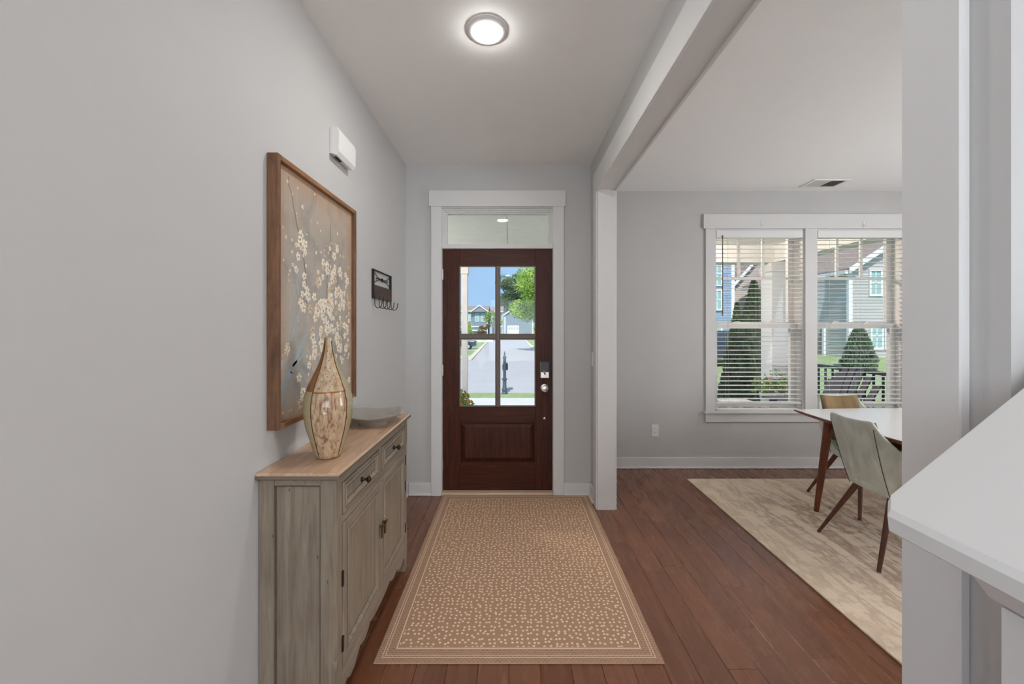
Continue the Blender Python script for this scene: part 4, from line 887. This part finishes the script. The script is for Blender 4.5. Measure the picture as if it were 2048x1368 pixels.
# ---- leafy helpers
def leaves(n_, fn, size, mats, aspect=0.5, seed=1, wts=None):
    random.seed(seed); m = MB()
    for _ in range(n_):
        p, s_ = fn(); p = Vector(p); a = Vector((random.gauss(0, 1), random.gauss(0, 1), random.gauss(0, 1))).normalized(); b_ = a.orthogonal().normalized(); L_ = size*s_*random.uniform(0.6, 1.3)
        m.add([p-a*L_*0.5, p+b_*L_*aspect*0.5, p+a*L_*0.5, p-b_*L_*aspect*0.5], [(0, 1, 2, 3)], random.choices(range(len(mats)), wts)[0] if len(mats) > 1 else 0)
    return m
def blob_pts(blobs):
    def fn():
        c_, r = random.choice(blobs); v_ = Vector((random.gauss(0, 1), random.gauss(0, 1), random.gauss(0, 1))).normalized()*r*random.uniform(0.55, 1.0)
        return (c_[0]+v_.x, c_[1]+v_.y, c_[2]+v_.z*0.85), 1.0
    return fn
def tree(name, label, loc, h0, cz, rad, n_, size, mats, seed, group, nb=14, wts=None):
    t_ = thing(name, label, 'tree', loc, 0, group); random.seed(seed)
    blobs = []
    for _ in range(nb):
        v_ = Vector((random.uniform(-1, 1), random.uniform(-1, 1), random.uniform(-0.9, 1)))*0.68; blobs.append(((v_.x*rad, v_.y*rad, cz+v_.z*rad), rad*random.uniform(0.28, 0.48)))
    leaves(n_, blob_pts(blobs), size, mats, 0.45, seed, wts).build('foliage', mats, t_)
    m = MB().tube([(0, 0, 0), (0.05, 0, h0), (0, 0, cz)], [0.16*rad/3, 0.12*rad/3, 0.05*rad/3], 8)
    for c_, r in blobs[:7]: m.tube([(0.03, 0, h0*0.95), tuple((a+b_)/2 for a, b_ in zip((0, 0, h0), c_)), c_], [0.06*rad/3, 0.04*rad/3, 0.015*rad/3], 6)
    m.build('trunk', 'bark', t_); return t_
TG = 'street trees beyond the front door'
tree('street_tree', 'bright yellow green tree right of the street, nearest of the trees', (3.0, 40, GZ), 2.0, 4.7, 3.9, 16000, 0.27, ['leaf_bright', 'leaf_plant'], 3, TG, 22, [3, 1])
tree('street_tree', 'dark green broad tree rising behind the bright green tree', (1.2, 105, GZ), 6, 11.2, 5.6, 9000, 0.6, ['leaf_dark'], 4, TG, 20)
tree('street_tree', 'slender yellowish tree between the two far houses', (-3.6, 78, GZ), 2, 4.2, 1.9, 1800, 0.3, ['leaf_bright', 'leaf_dark'], 6, TG, 10, [1, 1])
tree('street_tree', 'small rust coloured tree in front of the far blue townhouse', (-5.0, 72, GZ), 1.2, 2.2, 1.25, 1500, 0.26, ['leaf_rust'], 7, TG, 8)
tree('yard_tree', 'leafy tree with branches hanging into the top of the right door pane', (3.1, 16.2, GZ), 2.9, 6.35, 2.25, 5000, 0.14, ['leaf_bright', 'leaf_plant'], 9, None, 16, [3, 1])
def cedar(name, label, loc, h, r, n_, size, mat, seed, group=None, fat=0.55):
    t_ = thing(name, label, 'shrub', loc, 0, group)
    def rad(u): return r*(min(1, u/0.12)*0.25+0.75)*((1-u)**fat) if u > 0.0 else r*0.7
    random.seed(seed)
    MB().lathe([(rad(u)*0.80+0.01, u*h*0.96) for u in (0.02, 0.1, 0.3, 0.5, 0.7, 0.85, 0.97, 1.0)], (0, 0, 0), 14).build('inner_mass', 'leaf_cedar', t_)
    def fn():
        u = random.random()**1.25*0.99+0.005; a = random.uniform(0, 6.283); rr = rad(u)*random.uniform(0.78, 1.10)*(1+0.08*math.sin(a*5+u*19)); return (rr*math.cos(a), rr*math.sin(a), u*h), 1.0
    m = MB()
    for _ in range(n_):
        p, _s = fn(); p = Vector(p); out_ = Vector((p.x, p.y, 0)).normalized() if p.xy.length > 0 else Vector((1, 0, 0))
        d_ = (out_*random.uniform(0.1, 0.6)+Vector((random.gauss(0, .25), random.gauss(0, .25), 1))).normalized(); s_ = d_.cross(Vector((random.gauss(0, 1), random.gauss(0, 1), 0.1))).normalized(); L_ = size*random.uniform(.6, 1.3)
        m.add([p-d_*L_*.5, p+s_*L_*.22, p+d_*L_*.5, p-s_*L_*.22], [(0,1,2,3)])
    m.build('foliage', mat, t_)
    MB().tube([(0,0,-0.05), (0,0,h*0.2)], 0.05, 8).build('trunk', 'bark', t_)
CG = 'clipped evergreen cone shrubs'
cedar('cone_evergreen', 'tall dark evergreen cone outside the left dining window', (5.2, 8.6, gh(5.2, 8.6)), 3.42, 0.60, 9000, 0.12, 'leaf_cedar', 21, CG, 0.78)
cedar('cone_evergreen', 'shorter evergreen cone leaning beside the tall one, left dining window', (4.36, 7.75, gh(4.36, 7.75)), 2.88, 0.44, 6000, 0.11, 'leaf_cedar', 22, CG, 0.85)
cedar('cone_evergreen', 'pale distant evergreen cone before the grey house, right dining window', (14.75, 17.0, gh(14.75, 17.0)), 1.85, 0.62, 4000, 0.15, 'leaf_cedar_pale', 23, CG, 0.6)
cedar('cone_evergreen', 'small yellowish evergreen cone before the far blue townhouse', (-7.9, 74, GZ), 3.6, 0.85, 1500, 0.3, 'leaf_bright', 24, CG, 0.8)
# ---- planters
def planter(name, label, loc, r, h, potmat, fl_, seed, hh=0.3, n_=260, spread=1.5, nfl=26):
    t_ = thing(name, label, 'planter', loc)
    MB().lathe([(r*0.72, 0.0), (r*0.75, 0.01), (r*0.98, h*0.9), (r*1.05, h*0.92), (r*1.05, h), (r*0.9, h), (r*0.88, h*0.93), (0.001, h*0.93)], (0,0,0), 24, cap=False).build('pot', potmat, t_, smooth=True)
    random.seed(seed)
    def fn():
        a = random.uniform(0, 6.28); q = random.random()**0.6; return (math.cos(a)*r*spread*q, math.sin(a)*r*spread*q, h+random.random()*hh*(1.2-0.6*q)), 1
    leaves(n_, fn, 0.075, ['leaf_plant'], 0.4, seed).build('foliage', 'leaf_plant', t_)
    m = MB()
    for _ in range(nfl):
        p, _s = fn(); p = (p[0]*1.05, p[1]*1.05, p[2]+0.03)
        for q in range(5):
            a = q*1.257; m.add([(p[0], p[1], p[2]), (p[0]+.022*math.cos(a-.5), p[1]+.008, p[2]+.022*math.sin(a-.5)), (p[0]+.03*math.cos(a), p[1]-.006, p[2]+.03*math.sin(a)), (p[0]+.022*math.cos(a+.5), p[1]-.008, p[2]+.022*math.sin(a+.5))], [(0,1,2,3)])
    m.build('flowers', fl_, t_)
planter('flower_planter', 'orange flowering plant at the foot of the slim porch post', (-0.70, 5.62, -0.06), 0.13, 0.22, 'mulch', 'petal_orange', 31, 0.34, 260, 1.15)
planter('flower_planter', 'pink flowering plant in a pale pot on the porch, left window', (3.58, 5.42, -0.06), 0.19, 0.56, 'pot_grey', 'petal_pink', 32, 0.30, 380, 1.5, 9)
ptab = thing('porch_table', 'small pale square table on the porch outside the left window', 'table', (2.85, 5.1, -0.06))
bx('table_top', 'pot_grey', ptab, -0.19, 0.19, -0.19, 0.19, 0.50, 0.525, b=0.004)
for a in (-1, 1):
    for b_ in (-1, 1): bx('leg', 'pot_grey', ptab, a*0.16-0.018, a*0.16+0.018, b_*0.16-0.018, b_*0.16+0.018, 0, 0.50)
# ---- ornate mail post
mp = thing('mail_post', 'ornate dark iron mail post on the grass verge', 'mail post', (-0.27, 14.55, GZ+0.0))
MB().lathe([(0.10, 0.0), (0.10, 0.05), (0.085, 0.07), (0.10, 0.13), (0.10, 0.18), (0.07, 0.24), (0.07, 0.27), (0.078, 0.29), (0.068, 0.31), (0.068, 0.52), (0.10, 0.53), (0.10, 0.56), (0.055, 0.58), (0.052, 1.28), (0.065, 1.30), (0.065, 1.36), (0.05, 1.38)], (0,0,0), 20).build('pole', 'post_iron', mp, smooth=True)
MB().lathe([(0.03, 1.38), (0.018, 1.41), (0.035, 1.45), (0.022, 1.50), (0.006, 1.56), (0.0, 1.57)], (0,0,0), 14, cap=False).build('finial', 'post_iron', mp, smooth=True)
m = MB(); pr = [(-0.10, 0.86), (0.10, 0.86), (0.10, 1.04), (0.07, 1.09), (0.0, 1.11), (-0.07, 1.09), (-0.10, 1.04)]; m.prism([(p[0]+0.02, p[1]) for p in pr], 'y', 0.07, 0.52).build('mail_box', 'rail_dark', mp)
bx('bracket', 'post_iron', mp, -0.02, 0.02, 0.03, 0.5, 0.83, 0.86)
# ---- houses
def win(par, x0, x1, z0, z1, y, grid=True):
    f_ = MB(); t_ = max(0.09, (x1-x0)*0.10)
    f_.box(x0-t_, x0, y-0.08, y, z0-t_, z1+t_).box(x1, x1+t_, y-0.08, y, z0-t_, z1+t_).box(x0, x1, y-0.08, y, z0-t_, z0).box(x0, x1, y-0.08, y, z1, z1+t_).box(x0, x1, y-0.06, y, (z0+z1)/2-0.03, (z0+z1)/2+0.03)
    if grid: f_.box((x0+x1)/2-0.02, (x0+x1)/2+0.02, y-0.06, y, z0, z1)
    w_ = f_.build('window', 'house_trim', par); bx('pane', 'house_glass', w_, x0, x1, y-0.03, y-0.01, z0, z1); return w_
def house(label, x0, x1, y, dep, zb, ze, zr, wall_, wins=(), gable=None, group='houses across the street', corner=True):
    h = thing('house', label, 'house', (0, 0, 0), 0, group)
    bx('walls', wall_, h, x0, x1, y, y+dep, zb-0.6, ze)
    if gable == 'front':
        xm = (x0+x1)/2; MB().prism([(x0, ze), (x1, ze), (xm, zr)], 'y', y, y+dep).build('gable_wall', wall_, h); o_ = 0.35
        k_ = (zr-ze)/(xm-x0); m = MB(); th = 0.22
        m.prism([(x0-o_, ze-o_*k_), (xm, zr), (x1+o_, ze-o_*k_), (x1+o_, ze-o_*k_+th), (xm, zr+th), (x0-o_, ze-o_*k_+th)], 'y', y-0.35, y+dep+0.2).build('roof', 'shingle', h)
        m = MB(); m.prism([(x0-o_, ze-o_*k_-0.06), (xm, zr-0.06), (x1+o_, ze-o_*k_-0.06), (x1+o_, ze-o_*k_+th), (xm, zr+th+0.02), (x0-o_, ze-o_*k_+th)], 'y', y-0.42, y-0.35).build('fascia', 'house_trim', h)
    else:
        MB().prism([(y-0.5, ze), (y+dep+0.4, ze), (y+dep/2, zr)], 'x', x0-0.3, x1+0.3).build('roof', 'shingle', h)
        bx('gutter', 'house_trim', h, x0-0.3, x1+0.3, y-0.55, y-0.4, ze-0.12, ze+0.06)
    if corner:
        for x in (x0, x1): bx('corner_board', 'house_trim', h, x-0.10, x+0.10, y-0.04, y+0.12, zb-0.6, ze)
    for w_ in wins: win(h, *w_[:4], y-0.01, w_[4] if len(w_) > 4 else True)
    return h
NG = 'neighbouring houses beyond the dining windows'
h = house('grey sided house with white gable trim filling the right dining window', 17.75, 29, 21, 9, -0.2, 4.5, 8.1, 'siding_grey', [(18.8, 19.3, 3.15, 4.35), (19.55, 20.1, 3.15, 4.35), (18.85, 19.35, 0.35, 1.6), (19.6, 20.1, 0.35, 1.6)], 'front', NG)
bx('downspout', 'house_trim', h, 17.62, 17.74, 22.6, 22.75, -0.2, 1.45); bx('stone_base', 'stone', h, 17.66, 17.75, 22.8, 26.5, -0.4, 1.5); bx('gutter', 'house_trim', h, 17.25, 17.40, 20.7, 30.2, 4.2, 4.38)
house('pale taupe house with steep white gable edge behind the tall evergreen', 17.0, 27, 31, 9, -0.5, 4.6, 10.2, 'siding_taupe', [(19.0, 19.8, 1.0, 2.4)], 'front', NG)
house('light blue house with pale windows at the left edge of the left dining window', 6.5, 14.35, 26, 9, -0.6, 7.5, 9.5, 'siding_blue', [(13.05, 13.55, 4.2, 5.6), (13.05, 13.55, 2.6, 3.8), (13.05, 13.55, 0.3, 1.5)], None, NG)
zb = GZ
hA = house('slate blue townhouse with brown roof beyond the left door pane', -15, -5.55, 90, 9, zb, 5.2, 6.55, 'siding_slate', [(-10.2, -9.4, 3.0, 4.5), (-8.2, -7.45, 2.9, 4.6), (-6.95, -6.2, 2.9, 4.6), (-12.2, -11.4, 3.0, 4.5)])
MB().prism([(-9.0, 5.0), (-5.5, 5.0), (-7.25, 6.25)], 'y', 89.2, 90.5).build('dormer_gable', 'siding_slate', hA)
m = MB(); m.prism([(-9.3, 4.85), (-7.25, 6.3), (-5.2, 4.85), (-5.2, 5.1), (-7.25, 6.55), (-9.3, 5.1)], 'y', 89.0, 89.25).build('dormer_trim', 'house_trim', hA)
bx('belt_trim', 'house_trim', hA, -15, -5.55, 89.8, 90, 1.55, 1.8); bx('garage_opening', 'garage_dark', hA, -9.6, -6.0, 89.93, 89.99, -1.0, 0.7); bx('porch_shade', 'garage_dark', hA, -14, -10.4, 89.93, 89.99, -1.0, 0.7); bx('garage_trim', 'house_trim', hA, -9.8, -5.8, 89.85, 90, 0.7, 0.95)
hB = house('second slate townhouse showing beside the middle door bar', -4.6, -2.3, 94, 9, zb, 5.2, 6.7, 'siding_slate', [(-3.8, -3.1, 3.0, 4.5)])
bx('belt_trim', 'house_trim', hB, -4.6, -2.3, 93.8, 94, 1.55, 1.8)
hC = house('grey garage house with white garage door behind the bright tree', -1.5, 4.4, 86, 9, zb, 4.3, 6.3, 'siding_slate', [], 'front')
gd = bx('garage_door', 'house_trim', hC, -1.0, 1.5, 85.9, 86, -1.0, 1.9)
for i in range(4): bx('door_window', 'house_glass', gd, -0.75+i*0.58, -0.4+i*0.58, 85.86, 85.9, 1.25, 1.5)
for i in range(3): bx('panel_groove', 'garage_dark', gd, -1.0, 1.5, 85.88, 85.91, -0.3+i*0.7, -0.26+i*0.7)
fn_ = thing('picket_fence', 'low white fence in front of the far townhouse', 'fence', (-12, 68, GZ))
for i in range(34): bx('picket', 'house_trim', fn_, i*0.26, i*0.26+0.2, -0.02, 0.02, 0.0, 1.05)
bx('fence_rail', 'house_trim', fn_, 0, 8.8, 0.02, 0.06, 0.3, 0.38); bx('fence_rail', 'house_trim', fn_, 0, 8.8, 0.02, 0.06, 0.8, 0.88)
# ---- cars
def car(label, loc, rz, body):
    c_ = thing('car', label, 'car', loc, rz, 'parked cars outside')
    pr = [(-2.2, 0.35), (2.2, 0.35), (2.25, 0.75), (2.1, 0.95), (1.15, 1.02), (0.55, 1.55), (-1.5, 1.6), (-2.1, 1.05), (-2.25, 0.8)]
    m = MB(); m.prism(pr, 'y', -0.88, 0.88); m.build('body', body, c_, bevel=0.08)
    for s_ in (-1, 1): MB().prism([(1.0, 1.05), (0.5, 1.48), (-1.4, 1.52), (-1.85, 1.08)], 'y', s_*0.885-0.006, s_*0.885+0.006).build('side_glass', 'car_glass', c_)
    for x in (-1.35, 1.35):
        for s_ in (-1, 1): 
            w_ = MB().lathe([(0.0, -0.11), (0.33, -0.11), (0.34, 0), (0.33, 0.11), (0.0, 0.11)], (x, s_*0.80, 0.34), 20, axis='y', cap=False).build('wheel', 'tyre', c_); MB().lathe([(0.0, -0.115), (0.2, -0.115), (0.2, 0.115), (0.0, 0.115)], (x, s_*0.80, 0.34), 14, axis='y', cap=False).build('hubcap', 'car_light', w_)
    MB().box(2.2, 2.24, -0.75, -0.45, 0.7, 0.85).box(2.2, 2.24, 0.45, 0.75, 0.7, 0.85).build('headlight', 'car_light', c_)
car('dark car parked on the driveway left of the street', (-6.2, 44.8, GZ+0.03), R(0), 'car_dark')
car('dark car standing in the garage of the far slate townhouse', (-7.8, 86.8, GZ), R(-90), 'car_dark')
car('blue grey car beside the light blue house, left dining window', (10.0, 19.0, gh(10.0, 19.0)), R(0), 'car_dark')
